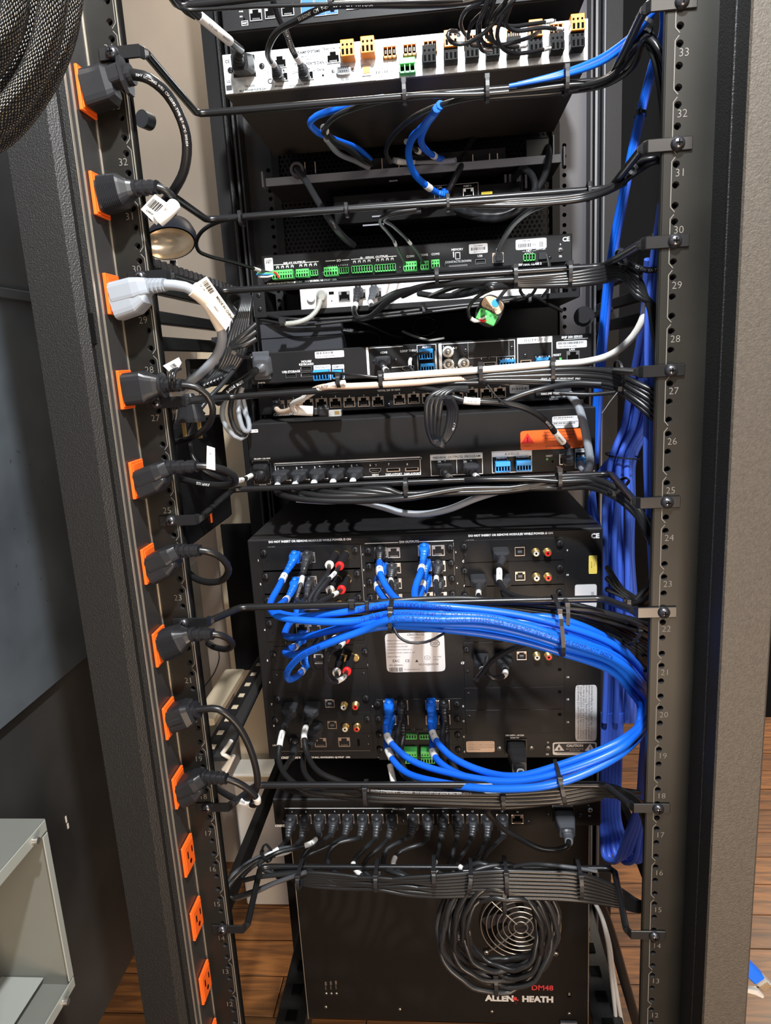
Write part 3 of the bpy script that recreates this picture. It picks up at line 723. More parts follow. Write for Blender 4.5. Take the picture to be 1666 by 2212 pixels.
# --- deeper black unit below with two network ports
d = Dev('matrix_receiver', 'black unit in shadow under the grey lip with white-edged network ports', 'receiver', .475, -.12, .16, 1.432, 1.474, .10, body='matte_black', face='matte_black')
d.rect(938, 402, 1034, 432, 1, 'print_dim'); d.rj45((961, 421), (1012, 417), m='steel'); d.t(1010, 402, 'PORT 1', 5); d.t(950, 405, 'LAN', 5)
d.box('clip', 850, 391, 18, 2.5, .001, 'bar_grey', 0); d.box('clip', 824, 467, 40, 3, .002, 'bar_grey', 0); d.box('clip', 807, 486, 46, 3, .002, 'bar_grey', 0)
d.sticker('warning_strip', 1040, 415, 1064, 423, 'tag_yellow')
d.done()
# --- control processor with green terminals
d = Dev('control_processor', 'black control processor with a row of green terminal blocks', 'control processor', .395, -.2185, .2195, 1.3465, 1.3845, .19)
d.sticker('code_label', 571, 558, 592, 590, 'sticker', [(.5, .18, .14, 'CODE', 'CENTER'), (.25, .3, .12, 'bars.5', 'LEFT')])
d.t(636, 568, 'RELAY OUTPUT', 6.5, bold=.05); d.line(592, 572, 623, 571); d.line(657, 567, 688, 565)
for x0, n, y in ((600, 4, 578), (650, 4, 574), (766, 4, 566), (816, 4, 562)):
    for i in range(n):
        px = x0+10.5*i; py = y-i*.8; d.box('relay_symbol', px, py, 6, 5, .0002, 'print', 0); d.box('relay_gap', px, py+2, 3, 4, .0003, 'face', 0); d.t(px, py-5, str(i+1), 4)
d.t(732, 563, 'I/O', 6.5, bold=.05); d.line(704, 564, 724, 563); d.line(739, 562, 754, 561)
d.t(808, 556, 'IR · SERIAL OUTPUT', 6.5, bold=.05); d.line(759, 560, 784, 559); d.line(830, 555, 856, 553)
for i in range(10): d.t(709+4.6*i, 575-i*.3, str((i+1) % 10), 4)
d.term(615, 595, 8, 44, 19, 'green', .013, 0); d.term(657, 592, 5, 28, 17, 'green', .013, 0); d.term(680, 590, 3, 17, 12, 'green', .005, 1)
d.term(718, 588, 5, 30, 18, 'green', .013, 0); d.term(744, 585, 4, 21, 13, 'green', .005, 1); d.term(783, 582, 8, 46, 15, 'green', .005, 1); d.term(833, 579, 8, 46, 15, 'green', .005, 1)
d.term(887, 577, 5, 29, 19, 'green', .013, 0); d.term(918, 575, 3, 18, 17, 'green', .013, 0); d.term(941, 572, 3, 18, 17, 'green', .013, 0)
d.t(887, 554, 'COM1', 6); d.t(916, 551, 'COM2', 6); d.t(941, 549, 'COM3', 6)
for px, py in ((697, 590), (864, 579), (961, 572)): d.screw((px, py), r=.0026)
d.t(988, 539, 'MEMORY', 6); d.rect(984, 546, 994, 559, 1.6); d.line(980, 545, 980, 555, 2.4, 'print'); d.t(990, 565, 'CONTACTS DOWN', 6); d.box('card_slot', 990, 574, 40, 4, .0008, 'dark_steel', 0)
d.sticker('serial_label', 1013, 528, 1054, 546, 'sticker', [(.5, .22, .18, 'S/N A90838', 'CENTER'), (.12, .52, .3, 'bars.75', 'LEFT'), (.5, .84, .16, 'NE A17191118', 'CENTER')])
d.t(1037, 553, 'USB', 6); d.put('usba', k_usb_a, 'usb_port', 1038, 565); d.t(1078, 539, 'LAN', 6); d.rj45((1076, 557))
d.sticker('rating_label', 1114, 518, 1181, 536, 'sticker', [(.2, .2, .18, 'TYPE 7702', 'LEFT'), (.1, .6, .35, 'bars.4', 'LEFT'), (.52, .6, .22, 'CP3', 'LEFT'), (.78, .6, .5, 'bars.12', 'LEFT')])
d.t(1143, 542, '— NET —', 6); d.t(1143, 548, 'H Y Z G', 5); d.term(1143, 557, 4, 26, 14, 'green', .006, 1); d.t(1168, 538, '24V=1.6A', 5); d.t(1143, 571, '24W MAX. CLASS 2', 6, bold=.05)
d.box('power_jack', 1172, 553, 18, 15, .004, 'plastic'); d.screw((1188, 556), r=.0024); d.t(1211, 528, '0', 5); d.screw((1211, 540), r=.0036, m='screw_bright', name='ground_screw'); d.t(1211, 553, 'm', 8); d.t(1223, 517, 'CE', 12, bold=.04)
d.t(652, 609, 'CRESTRON ELECTRONICS INC., ROCKLEIGH, NJ 07647  USA', 5.5, bold=.05)
d.screw((575, 598), r=.0024); d.done()
# --- white device standing on a black shelf
sh = thing('rack_shelf', 'thin black rack shelf under the white device, tied with cables', 'shelf', (0, .42, 1.294))
build(G().use('face').box((0, .41, 1.2955), (.432, .17, .0022)).box((0, .3255, 1.298), (.432, .002, .007), .0006), 'tray', sh)
for s in (-1, 1):
    g = G().use('face').box((s*.2165, .39, 1.316), (.0022, .13, .040), .0006).box((s*.209, .3262, 1.316), (.016, .0015, .040), .0006); o = build(g, 'side_flange', sh)
    build(G().use('steel').box((s*.2172, .3256, 1.316), (.0006, .0008, .040)), 'bright_edge', o)
    for k in (0, 1): inst('scS', lambda: k_screw(.0032, 'plastic'), 'screw', o, (s*.209, .3254, 1.306+.018*k))
d = Dev('white_appliance', 'white rounded network appliance lying on the thin black shelf', 'appliance', .333, -.1545, .1800, 1.2968, 1.3345, .11, body='white_plastic', face='white_plastic', rim=.001)
d.rj45((744, 640), (778, 636), (812, 633), m='steel'); d.box('lock_slot', 716, 633, 11, 6, .0006, 'hole', 0); d.box('reset_hole', 717, 650, 2.5, 2.5, .0004, 'hole', 0); d.t(716, 641, 'o', 4, 'print_dim'); d.t(742, 625, 'A', 5, 'print_dim')
d.put('pb', lambda: G().use('white_plastic').rings(((0, 0, 0), (0, -1, 0)), [(0, .0055), (.004, .0055), (.005, .0045)], 18), 'power_button', 673, 645)
for px, py in ((1016, 623), (1041, 621)): d.put('usba', k_usb_a, 'usb_port', px, py)
d.box('seam', 969, 640, 1, 40, .0003, 'print_dim', 0); d.box('audio_hole', 1111, 618, 8, 8, .0008, 'green_dark', 0); d.done()
# --- power adapter brick
d = Dev('power_adapter', 'black power adapter brick resting on the recorder', 'power adapter', .33, -.213, -.100, 1.2468, 1.286, .10, body='brick_black', face='brick_black', rim=.0005)
ADP = d.r; build(G().use('plastic').box((-.1565, .3295, 1.267), (.112, .0012, .0007)), 'seam', d.r); d.done()
# --- streaming recorder with blue terminals
d = Dev('streaming_recorder', 'black streaming recorder with blue terminals and round silver video sockets', 'recorder', .270, -.2185, .221, 1.2065, 1.2465, .24)
d.box('power_inlet', 566, 790, 37, 60, .003, 'plastic_grey', .001); d.t(560, 771, '100-240V~0.8A MAX', 4, bold=.04); d.t(565, 827, '50-60 Hz', 4)
d.sticker('serial_label', 680, 760, 744, 771, 'sticker', [(.06, .25, .3, 'bars.55', 'LEFT'), (.06, .72, .3, 'SN A16VKJA E20786', 'LEFT')])
d.t(629, 803, 'USB STORAGE', 6, bold=.03); d.put('usba', k_usb_a, 'usb_port', 629, 811); d.t(662, 781, 'MOUSE/', 6, bold=.03); d.t(662, 787, 'KEYBOARD', 6, bold=.03)
for p_ in ((662, 796), (663, 809)): d.put('usba', k_usb_a, 'usb_port', *p_)
d.t(650, 796, '1', 5); d.t(651, 811, '2', 5)
d.sticker('header_strip', 678, 790, 715, 797, 'print', [(.5, .5, .62, 'DIGITAL I/O', 'CENTER')]); d.sticker('header_strip', 718, 789, 744, 796, 'print', [(.5, .5, .62, 'REMOTE', 'CENTER')]); d.rect(678, 790, 715, 820, 1.2); d.rect(718, 789, 744, 817, 1.2); d.t(731, 801, 'RS-232', 5)
d.term(697, 810, 5, 34, 22, 'blue_conn', .013, 2); d.term(730, 808, 3, 21, 18, 'blue_conn', .010, 2)
d.line(795, 753, 795, 808, 5); d.g('print_ink'); d.t(794, 778, 'INPUTS · CH A', 4.2, 'print_ink', rot='v'); d.line(799, 752, 870, 748)
d.t(829, 762, 'HDMI', 6, bold=.03); d.hdmi((829, 778)); d.screw((809, 781), (855, 778), r=.0024); d.t(882, 758, 'LOOP THRU', 6, bold=.04); d.hdmi((882, 795)); d.line(847, 795, 873, 791)
d.rect(901, 746, 944, 798, 1.2); d.t(922, 750, 'AUDIO', 6, bold=.04); d.term(921, 765, 5, 30, 22, 'blue_conn', .013, 2); d.term(924, 793, 5, 30, 16, 'blue_conn', .010, 2); d.line(940, 759, 942, 795)
d.rect(948, 744, 1113, 799, 1.4); d.line(952, 745, 952, 799, 6); d.t(952, 775, 'INPUTS · CH B', 4, 'print_ink', rot='v'); d.t(958, 749, '3', 5)
for px, py, s_ in ((968, 760, 'B-Y'), (969, 787, 'R-Y'), (1002, 785, 'VID')): d.put('bnc', k_bnc, 'video_socket', px, py); d.t(px+15, py+(-8 if s_ == 'B-Y' else 8), s_, 6, bold=.03)
d.rect(1011, 741, 1100, 769, .8, 'print_dim'); d.screw((1006, 757), (1106, 751), r=.0028); d.t(1040, 775, '4', 5); d.screw((1056, 773), (1135, 768), r=.0026); d.hdmi((1058, 787))
d.t(1094, 776, 'L  AUDIO  R', 5.5, bold=.03); d.term(1095, 784, 5, 32, 15, 'blue_conn', .012, 2); d.rect(1073, 771, 1112, 798, 1)
d.sticker('header_strip', 1118, 731, 1193, 739, 'print', [(.5, .5, .6, 'O U T P U T S', 'CENTER')]); d.rect(1118, 731, 1193, 790, 1.4); d.box('video_port', 1136, 781, 24, 7, .002, 'copper_shield'); d.box('video_slot', 1136, 781, 19, 3, .0023, 'hole', 0)
d.t(1173, 771, 'L  AUDIO  R', 5.5, bold=.03); d.term(1173, 780, 5, 32, 16, 'blue_conn', .012, 2); d.t(1204, 767, 'RESET', 6, bold=.03); d.box('status_light', 1211, 775, 5, 5, .0006, 'green', 0)
d.t(1236, 728, 'SMP 300 SERIES', 6.5, bold=.05); d.line(1219, 733, 1270, 731, 1); d.sticker('serial_label', 1202, 738, 1268, 750, 'sticker', [(.08, .28, .3, 'bars.8', 'LEFT'), (.08, .74, .26, 'MAC 00-05-A6-1D-E2', 'LEFT')]); d.t(1236, 755, 'LAN', 6, bold=.03); d.rj45((1238, 770), m='steel')
d.done()
# --- first power-over-network switch
def poe(name, label, Y, z0, z1, top):
    d = Dev(name, label, 'network switch', Y, -.2185, .2205, z0, z1, .24, face='face' if top else 'face_brown'); return d
d = poe('network_switch', 'black sixteen-port network switch under the streaming recorder', .305, 1.1635, 1.2015, 1)
ports = [(603, 876), (634, 874), (665, 872), (695, 871), (725, 870), (755, 869), (786, 868), (817, 867), (863, 863), (894, 861), (925, 860), (957, 857), (988, 854), (1020, 851), (1051, 850), (1080, 848)]
d.rj45(*ports)
for i, (px, py) in enumerate(ports): d.t(px, py-13, str(i+1), 5)
d.line(585, 851, 792, 841); d.line(800, 840, 900, 836); d.t(840, 837, 'MAX 34.2 W / PORT', 5.5, bold=.02); d.t(840, 843, 'TOTAL 265 W MAX', 5.5, bold=.02)
d.t(632, 894, 'CRESTRON', 8, bold=.06, shear=.2, align='RIGHT'); d.t(637, 894, 'ELECTRONICS INC., ROCKLEIGH, NJ  USA', 5, align='LEFT'); d.screw((840, 874), (1148, 828), r=.0028)
d.sticker('serial_label', 1101, 831, 1143, 848, 'sticker', [(.3, .2, .16, 'S/N A090393', 'LEFT'), (.12, .5, .3, 'bars.8', 'LEFT'), (.3, .84, .16, 'NE A17191955', 'LEFT')])
d.t(1212, 857, '100-240V~ 50/60Hz', 5); d.t(1197, 862, '3.5-1.6A', 5.5, bold=.03); d.box('power_inlet', 1215, 838, 36, 20, .004, 'rail_light'); d.done()
# --- scaler with numbered inputs
d = Dev('video_scaler', 'tall black video scaler with eight numbered inputs and an orange notice', 'video scaler', .235, -.219, .219, 1.0795, 1.1585, .26)
d.sticker('brand_label', 540, 928, 558, 934, 'print', [(.5, .5, .6, 'IDS  800', 'CENTER')])
d.t(566, 991, '100-240V~1.5A MAX', 4, bold=.04); d.rect(545, 996, 585, 1045, .7, 'print_dim'); d.t(568, 1048, '50-60 Hz', 4); d.put('inlet', k_inlet, 'power_inlet', 565, 1018)
d.line(594, 1003, 909, 990, 3.6); d.rect(594, 1001, 909, 1025, 1.3); d.line(594, 1004, 909, 991, 3)
d.t(750, 997.5, 'I N P U T S', 5, 'print_ink', .03)
for i, px in enumerate((611, 651, 690, 730, 770)): d.hdmi((px, 1024-i*1.2)); d.screw((px, 1013-i*1.6), r=.0028); d.t(px-10, 1013-i*1.6, str(i+1), 6, bold=.03)
d.t(800, 1005, '6', 6, bold=.03); d.screw((811, 1005), r=.0028); d.hdmi((811, 1016)); d.t(811, 1026, 'HDMI', 5.5, bold=.03)
for px, s_ in ((850, '7'), (890, '8')):
    d.box('video_port', px, 1015-(px-850)*.03, 30, 8, .0018, 'copper_shield'); d.box('port_slot', px, 1014-(px-850)*.03, 25, 5, .0021, 'hole', 0); d.t(px-10, 1003, s_, 6, bold=.03); d.t(px+1, 1024.5-(px-850)*.03, 'DISPLAYPORT', 5.5, bold=.03)
d.sticker('header_strip', 930, 984, 1043, 990, 'print', [(.5, .5, .62, 'PREVIEW  OUTPUTS  PROGRAM', 'CENTER')]); d.rect(930, 983, 1043, 1023, 1.3); d.line(987, 990, 987, 1022, 1)
for px, s_ in ((961, '1A'), (1017, '2A')): d.hdmi((px, 1008)); d.screw((px, 997), r=.0026); d.t(px-12, 997, s_, 6, bold=.04)
d.sticker('header_strip', 1063, 977, 1149, 984, 'print', [(.5, .5, .62, 'A U D I O', 'CENTER')]); d.rect(1063, 976, 1149, 1018, 1.3)
for px, s_ in ((1085, 'PREVIEW'), (1130, 'PROGRAM')): d.t(px-1, 989-(px-1085)*.05, s_, 5.5, bold=.03); d.t(px-12, 994, 'L', 4); d.t(px+12, 993, 'R', 4); d.term(px, 1006-(px-1085)*.05, 5, 32, 23, 'blue_conn', .014, 2)
d.t(1187, 985, 'RESET', 5); d.box('status_light', 1182, 992, 4, 4, .0005, 'green', 0); d.box('reset_hole', 1194, 997, 4, 4, .0005, 'hole', 0); d.rj45((1222, 992), m='steel')
d.sticker('header_strip', 1243, 970, 1268, 976, 'print', [(.5, .5, .6, 'REMOTE', 'CENTER')]); d.rect(1243, 970, 1268, 1010, 1.2); d.t(1255, 985, 'RS-232', 5); d.term(1256, 998, 3, 22, 22, 'blue_conn', .013, 2)
d.sticker('serial_label', 1193, 900, 1250, 923, 'sticker', [(.05, .12, .10, 'bars.75', 'LEFT'), (.05, .28, .09, 'SN A1600W E207861 CNY 6', 'LEFT'), (.5, .48, .03, 'rule1', 'CENTER'), (.05, .6, .12, 'bars.8', 'LEFT'), (.05, .78, .09, 'MAC 00-05-A6-18-CC-1F', 'LEFT')])
d.sticker('orange_notice', 1124, 931, 1261, 967, 'sticker_orange', [(.62, .13, .085, 'Pursuant to California Senate Bill 327, the', 'CENTER'), (.6, .29, .085, 'password for all accounts on this device have', 'CENTER'), (.6, .44, .085, 'been set to the device serial number.', 'CENTER'), (.62, .59, .085, 'Passwords are case sensitive.', 'CENTER'), (.6, .84, .085, 'See User Guide for full instructions.', 'CENTER'), (.11, .78, .07, '68-2768-01', 'CENTER')], 'orange password notice sticker')
g = d.g('red'); o_ = d.q(1140, 948, .0012); h = .0072
g.add([o_+V((-h*1.1, 0, -h*.8)), o_+V((h*1.1, 0, -h*.8)), o_+V((0, 0, h))], [(0, 1, 2)]); d.g('print_ink').text('!', o_+V((0, -.0003, -.001)), .0075, bold=.05)
d.done()
# --- the large modular switcher
d = Dev('matrix_switcher', 'large black modular switcher filled with blue and black cables', 'switcher', .192, -.2195, .2195, .7095, 1.0165, .34)
D_ = d
d.t(669, 1168, 'DO NOT INSERT OR REMOVE MODULES WHILE POWER IS ON', 6.2, bold=.05); d.t(1103, 1154.5, 'DO NOT INSERT OR REMOVE MODULES WHILE POWER IS ON', 6.2, bold=.05)
d.t(884, 1170.5, 'DM OUTPUTS', 6.5, bold=.05); d.line(789, 1174, 860, 1172, 1.6); d.line(906, 1170, 979, 1168, 1.6); d.t(1286, 1158, 'CE', 14, bold=.05)
def card(x0, y0, x1, y1, label=None):
    a, b = d.q(x0, y0), d.q(x1, y1); c = (a+b)/2
    return build(G().use('face').box(c+V((0, -.0006, 0)), (b.x-a.x-.0006, .0012, a.z-b.z-.0007), .0003), 'module_panel', d.r, label)
def hid(x, y, ux, ax, ay, lab, lx, ly, plug=None):
    # usb + phono pair + lettering of one input module
    d.t(ux, y-12, 'USB HID', 5.2, bold=.04); d.put('usbb', k_usb_b, 'usb_port', ux, y); d.rca(ax, ay, 'ivory'); d.rca(ax+25, ay-.3, 'red')
    d.t(ax+12, ay-23, '— AUDIO OUT —', 5.2, bold=.04); d.t(ax-1, ay-15, 'L', 4.5, bold=.04); d.t(ax+25, ay-16, 'R', 4.5, bold=.04); d.screw((ax+12, ay-15), r=.0014); d.t(lx, ly, lab, 6.6, bold=.05)
# left column
LC = [(563, 1182, 781, 1230), (566, 1231, 783, 1280), (568, 1281, 785, 1331), (572, 1332, 788, 1382), (583, 1396, 795, 1444), (586, 1445, 798, 1492), (589, 1493, 801, 1538), (592, 1539, 804, 1583), (594, 1584, 808, 1621)]
for c_ in LC: card(*c_)
for i, (px, py) in enumerate(((558, 1211), (563, 1262), (567, 1313), (572, 1361), (578, 1427), (583, 1474), (587, 1522), (592, 1568))): d.t(px, py, str(i+1), 6, bold=.04)
for px, py, hx, hy in ((571, 1193, 602, 1212), (575, 1244, 610, 1263), (579, 1295, 612, 1313), (583, 1345, 616, 1367), (592, 1412, 622, 1428)):
    d.thumb((px, py)); d.thumb((px+197, py-6)); d.hdmi((hx, hy)); d.t(hx, hy-9, 'HDMI OUT', 5, bold=.04); d.t(px+15, py-10, 'HDCP2', 5, 'print_dim', .03); d.t(hx-10, hy+13, 'CRESTRON', 7, bold=.06, shear=.25); d.screw((px+7, hy), r=.0020); d.screw((px+195, py+12), r=.0018)
    d.t(px+68, py-4, 'DM IN', 5, bold=.04); d.t(px+96, py-5, 'POE IN', 5, bold=.04); d.rj45((px+70, py+12), (px+97, py+11), m='steel'); d.t(px+192, py+25, 'C-4K-C', 6.5, bold=.05)
    d.t(px+162, py-11, '— AUDIO OUT —', 5, bold=.04); d.t(px+149, py-2, 'L', 4.5); d.t(px+173, py-3, 'R', 4.5)
    d.put('rcaempty', lambda: G().use('gold').rings(((0, 0, 0), (0, -1, 0)), [(0, .005), (.004, .005), (.0041, .0042)], 16), 'audio_jack', px+155, py+8); d.put('rcaempty', None, 'audio_jack', px+177, py+7)
d.screw((597, 1458), (785, 1454), (616, 1388), r=.0024)
d.t(615, 1497, 'HDCP2', 5, 'print_dim')
hid(0, 1519, 713, 744, 1522, 'DMC-4KZ-HD', 772, 1533); hid(0, 1565, 718, 747, 1569, 'DMC-4KZ-HD', 778, 1580)
d.t(629, 1515.5, 'HDMI OUT', 5.2, bold=.04); d.t(675, 1515, 'HDMI IN', 5.2, bold=.04); d.t(634, 1562, 'HDMI OUT', 5.2, bold=.04); d.t(680, 1562, 'HDMI IN', 5.2, bold=.04); d.hdmi((629, 1525), (675, 1525), (634, 1572), (682, 1571))
d.t(620, 1535, 'CRESTRON', 6.5, bold=.06, shear=.25); d.t(626, 1582, 'CRESTRON', 6.5, bold=.06, shear=.25); d.thumb((601, 1508), (791, 1506), (597, 1554), (794, 1551))
d.t(641, 1590, 'LAN', 5, bold=.03); d.rj45((640, 1604), (693, 1603), (744, 1602)); d.t(694, 1589, 'CONTENT', 5, bold=.03); d.t(744, 1589, 'SERVICE', 5, bold=.03); d.t(774, 1588, 'USB', 5, bold=.03)
d.sticker('serial_label', 710, 1589, 727, 1616, 'sticker_warm', [(.5, .5, .08, 'v:NETWORK', 'CENTER')]); d.box('usb_port', 775, 1603, 8, 20, .001, 'copper_shield', 0); d.box('usb_slot', 775, 1603, 5, 17, .0013, 'hole', 0); d.t(783, 1615, 'DMC-CPU3', 6.3, bold=.05); d.t(594, 1610, 'LAN', 5)
d.screw((796, 1590), (795, 1607), r=.0022); d.line(600, 1622, 800, 1622, .8, 'print_dim')
d.t(625, 1637, 'CRESTRON', 7, bold=.06, shear=.25); d.t(645, 1636.5, 'ELECTRONICS INC., ROCKLEIGH, NJ 07647   USA', 5, bold=.04, align='LEFT', shear=.2)
# middle column, upper outputs
d.line(783, 1178, 783, 1300, .8, 'print_dim'); d.line(982, 1172, 982, 1300, .8, 'print_dim')
for i in range(5):
    y = 1193+33.5*i; x = i*1.8; card(788+x, y-13, 981+x, y+19)
    d.rj45((823+x, y), (851+x, y+.5), (917+x, y-4), (947+x, y-4), m='steel' if i else 'steel'); d.hdmi((884+x, y+2)); d.t(885+x, y-7, 'HDMI', 4.8, bold=.03); d.line(868+x, y-13, 883+x, y-13, 1); d.t(884+x, y+12, 'DMC-4KZ-CO-HD', 5.4, bold=.04)
    d.thumb((796+x, y-4), (973+x, y-11)); d.screw((803+x, y+6), (971+x, y), r=.0018); d.t(800+x, y+17, 'HDCP2', 4.8, 'print_dim'); d.t(784+x, y+5, str(2*i+1), 5, bold=.03); d.t(985+x, y, str(2*i+2), 5, bold=.03)
    if i == 0: d.t(851, y+15, 'POE IN', 4.6, bold=.03); d.t(946, y+12, 'POE IN', 4.6, bold=.03)
# rating label
d.sticker('rating_label', 831, 1368, 963, 1450, 'sticker', [(.52, .05, .075, 'CRESTRON', 'CENTER'), (.52, .125, .03, 'MADE IN MEXICO', 'CENTER'), (.03, .19, .036, 'PRODUCT PRODUCTO', 'LEFT'), (.03, .27, .036, 'S/N Model: DM-MD16x16-CPU3', 'LEFT'), (.03, .345, .036, 'SKU: DM-MD16X16-CPU3-RPS', 'LEFT'), (.03, .42, .036, 'Manufacturer: Crestron Electronics Inc.', 'LEFT'), (.03, .5, .036, 'Specification: 100-240V ~50/60Hz, 8 - 2.5A', 'LEFT'), (.03, .6, .036, 'MADE IN MEXICO', 'LEFT'),
 (.84, .28, .18, 'oval', 'CENTER'), (.84, .28, .09, 'CCC', 'CENTER'), (.17, .71, .09, 'EAC', 'CENTER'), (.36, .71, .09, 'CE', 'CENTER'), (.52, .71, .07, 'tri', 'CENTER'), (.70, .64, .11, 'oval', 'CENTER'), (.70, .64, .05, 'UL', 'CENTER'), (.8, .62, .035, 'I.T.E. LISTED', 'LEFT'), (.8, .69, .035, 'E174366', 'LEFT'), (.05, .82, .06, 'PN  6509621', 'LEFT'), (.55, .81, .06, 'SN 2142JBH01298', 'LEFT'), (.05, .93, .11, 'bars.22', 'LEFT'), (.3, .93, .035, 'Pat. patents.crestron.com', 'LEFT')], 'pale rating label with certification marks')
# middle column, lower outputs
for i, y in enumerate((1524, 1556, 1590, 1622)):
    x = i*2; card(811+x, y-14, 999+x*.7, y+18)
    d.thumb((816+x, y-5)); d.thumb((987+x*.6, y-5)); d.screw((985+x*.6, y+8), r=.0018); d.t(1001+x*.4, y+2, str(2*i+10), 5, bold=.03, rot='v'); d.t(822+x, y+10, 'HDCP2', 4.6, 'print_dim')
    if i < 2:
        d.rj45((842+x*.5, y-1), (869+x*.5, y-1), (932+x*.5, y-2), (959+x*.5, y-2), m='copper_shield'); d.hdmi((902+x*.8, y+1)); d.t(901+x*.8, y-7, 'HDMI', 4.8, bold=.03); d.t(902+x*.8, y+10, 'DMC-4K-CO-HD', 5.4, bold=.04); d.line(887+x, y-13, 902+x, y-13, 1)
d.t(805, 1526, '9', 5, bold=.03)
d.term(889, 1588, 4, 24, 11, 'green', .005, 1); d.term(919, 1588, 4, 24, 11, 'green', .005, 1); d.t(894, 1576, 'G + -', 4.5, bold=.03); d.t(920, 1575, '+ - G', 4.5, bold=.03); d.t(906, 1597, 'DMC-4K-HDO', 5.4, bold=.04)
d.term(887, 1623, 5, 30, 26, 'green', .014, 0); d.term(925, 1623, 5, 30, 26, 'green', .014, 0); d.t(888, 1607, '- - G + -', 4.5, bold=.03); d.t(922, 1606, '+ - G', 4.5, bold=.03); d.t(907, 1635, 'OUTPUTS', 5.5, bold=.05); d.line(978, 1635, 998, 1634, 1.6); d.line(818, 1636, 832, 1636, 1.6, 'print_dim')
# right column
RC = [(1001, 1167, 1219, 1211), (1002, 1213, 1219, 1263), (1003, 1265, 1220, 1316), (1004, 1318, 1220, 1374), (1001, 1387, 1220, 1434), (1002, 1436, 1220, 1483), (1003, 1485, 1220, 1531), (1005, 1533, 1220, 1582)]
for i, c_ in enumerate(RC): card(*c_)
for y, n in ((1191, '9'), (1244, '10'), (1297, '11'), (1350, '12')):
    i = (y-1191)/53
    hid(0, y, 1123+i*.8, 1157+i, y+1, 'DMC-4KZ-HD', 1187+i, y+15); d.t(1226, y-2, n, 5.5, bold=.04); d.hdmi((1031+i*2, y+6), (1081+i*2, y+2)); d.t(1031+i*2, y-2, 'HDMI OUT', 5.2, bold=.04); d.t(1080+i*2, y-4, 'HDMI IN', 5.2, bold=.04)
    d.t(1017+i*3, y+21, 'CRESTRON', 7, bold=.06, shear=.25); d.t(1016+i*3, y-23, 'HDCP2', 5, 'print_dim'); d.thumb((1003+i, y-11), (1209, y-18)); d.screw((1005+i, y+8), (1205, y+2), r=.0022)
hid(0, 1416, 1127, 1159, 1415, 'DMC-4KZ-HD', 1190, 1428); d.t(1039, 1411, 'HDMI OUT', 5.2, bold=.03); d.hdmi((1040, 1421), (1088, 1418)); d.t(1014, 1432, 'CRESTRON', 7, bold=.06, shear=.25); d.t(1022, 1391, 'HDCP2', 5, 'print_dim'); d.thumb((1008, 1402)); d.screw((1205, 1417), r=.0022)
for px, y, n in ((1010, 1450, '14'), (1012, 1498, '15'), (1014, 1547, '16')): d.screw((px, y), r=.0026); d.box('screw_hole', 1209, y-5, 7, 5, .0022, 'hole', 0); d.t(1227, y+13, n, 5.5, bold=.04)
d.sticker('yellow_label', 1272, 1200, 1290, 1239, 'sticker_yellow', [(.35, .5, .07, 'v:MFG DATE', 'CENTER'), (.65, .5, .05, 'v:2021-10', 'CENTER')], 'small upright yellow label'); d.sticker('caution_label', 1242, 1263, 1289, 1312, 'sticker', [(.8, .4, .12, 'v:|||||', 'CENTER')])
d.sticker('licence_label', 1243, 1480, 1289, 1600, 'sticker', [(.13+.125*i, .97, .042, 'v:'+s_, 'LEFT') for i, s_ in enumerate(('Manufactured under license under U.S. Patent #s 5,451,942;', '5,956,674; 5,974,380; 5,978,762; 6,226,616; 6,487,535;', '7,212,872; 7,333,929; 7,392,195; 7,272,567 & other U.S. and', 'worldwide patents issued & pending. DTS is a registered', 'trademark & the DTS logos and symbol are trademarks of', 'DTS, Inc. (c) 1996-2008 DTS, Inc. All Rights Reserved.'))], 'tall pale label with small upright text')
d.sticker('notice_label', 1007, 1601, 1069, 1624, 'sticker_warm', [(.04, .14+.15*i, .09, s_, 'LEFT') for i, s_ in enumerate(('THIS DEVICE COMPLIES WITH PART 15 OF THE FCC', 'RULES OPERATION IS SUBJECT TO THE FOLLOWING', 'CONDITIONS THIS DEVICE MAY NOT CAUSE HARMFUL', 'INTERFERENCE AND THIS DEVICE MUST ACCEPT ANY', 'INTERFERENCE RECEIVED'))])
d.t(1112, 1588.5, '100-240V~, 8-2.5A', 5, bold=.03); d.t(1112, 1594, '50/60 Hz', 5, bold=.03); d.put('inlet', k_inlet, 'power_inlet', 1115, 1612); d.screw((1079, 1616), (1148, 1615), r=.0034, m='screw_bright'); d.screw((1184, 1615), r=.0036, m='screw_bright', name='ground_screw'); d.t(1184, 1604, 'G', 5, bold=.03); d.t(1183, 1629, 'm', 8)
d.sticker('shock_label', 1194, 1603, 1289, 1630, 'print', [], 'black and white electric shock caution label'); d.sticker('caution_field', 1197, 1606, 1286, 1624, 'print_ink', [], out=.0009)
g = d.g(); 
for px in (1208, 1275): o_ = d.q(px, 1615, .0012); g.add([o_+V((-.0068, 0, -.0045)), o_+V((.0068, 0, -.0045)), o_+V((0, 0, .0055))], [(0, 1, 2)])
for px, s_ in ((1208, 'z'), (1275, '!')): d.g('print_ink').text(s_, d.q(px, 1617, .0014), .006, bold=.05)
d.rect(1222, 1607, 1262, 1623, 1.2) if 0 else None
g.text('CAUTION', d.q(1242, 1611, .0012), .0045, bold=.06); g.text('RISK OF ELECTRIC SHOCK', d.q(1242, 1618, .0012), .0018); g.text('DO NOT OPEN', d.q(1242, 1622, .0012), .0018); d.g('print_ink').text('AVIS: RISQUE DE CHOC ELECTRIQUE NE PAS OUVRIR', d.q(1242, 1627, .0009), .0018)
d.done()
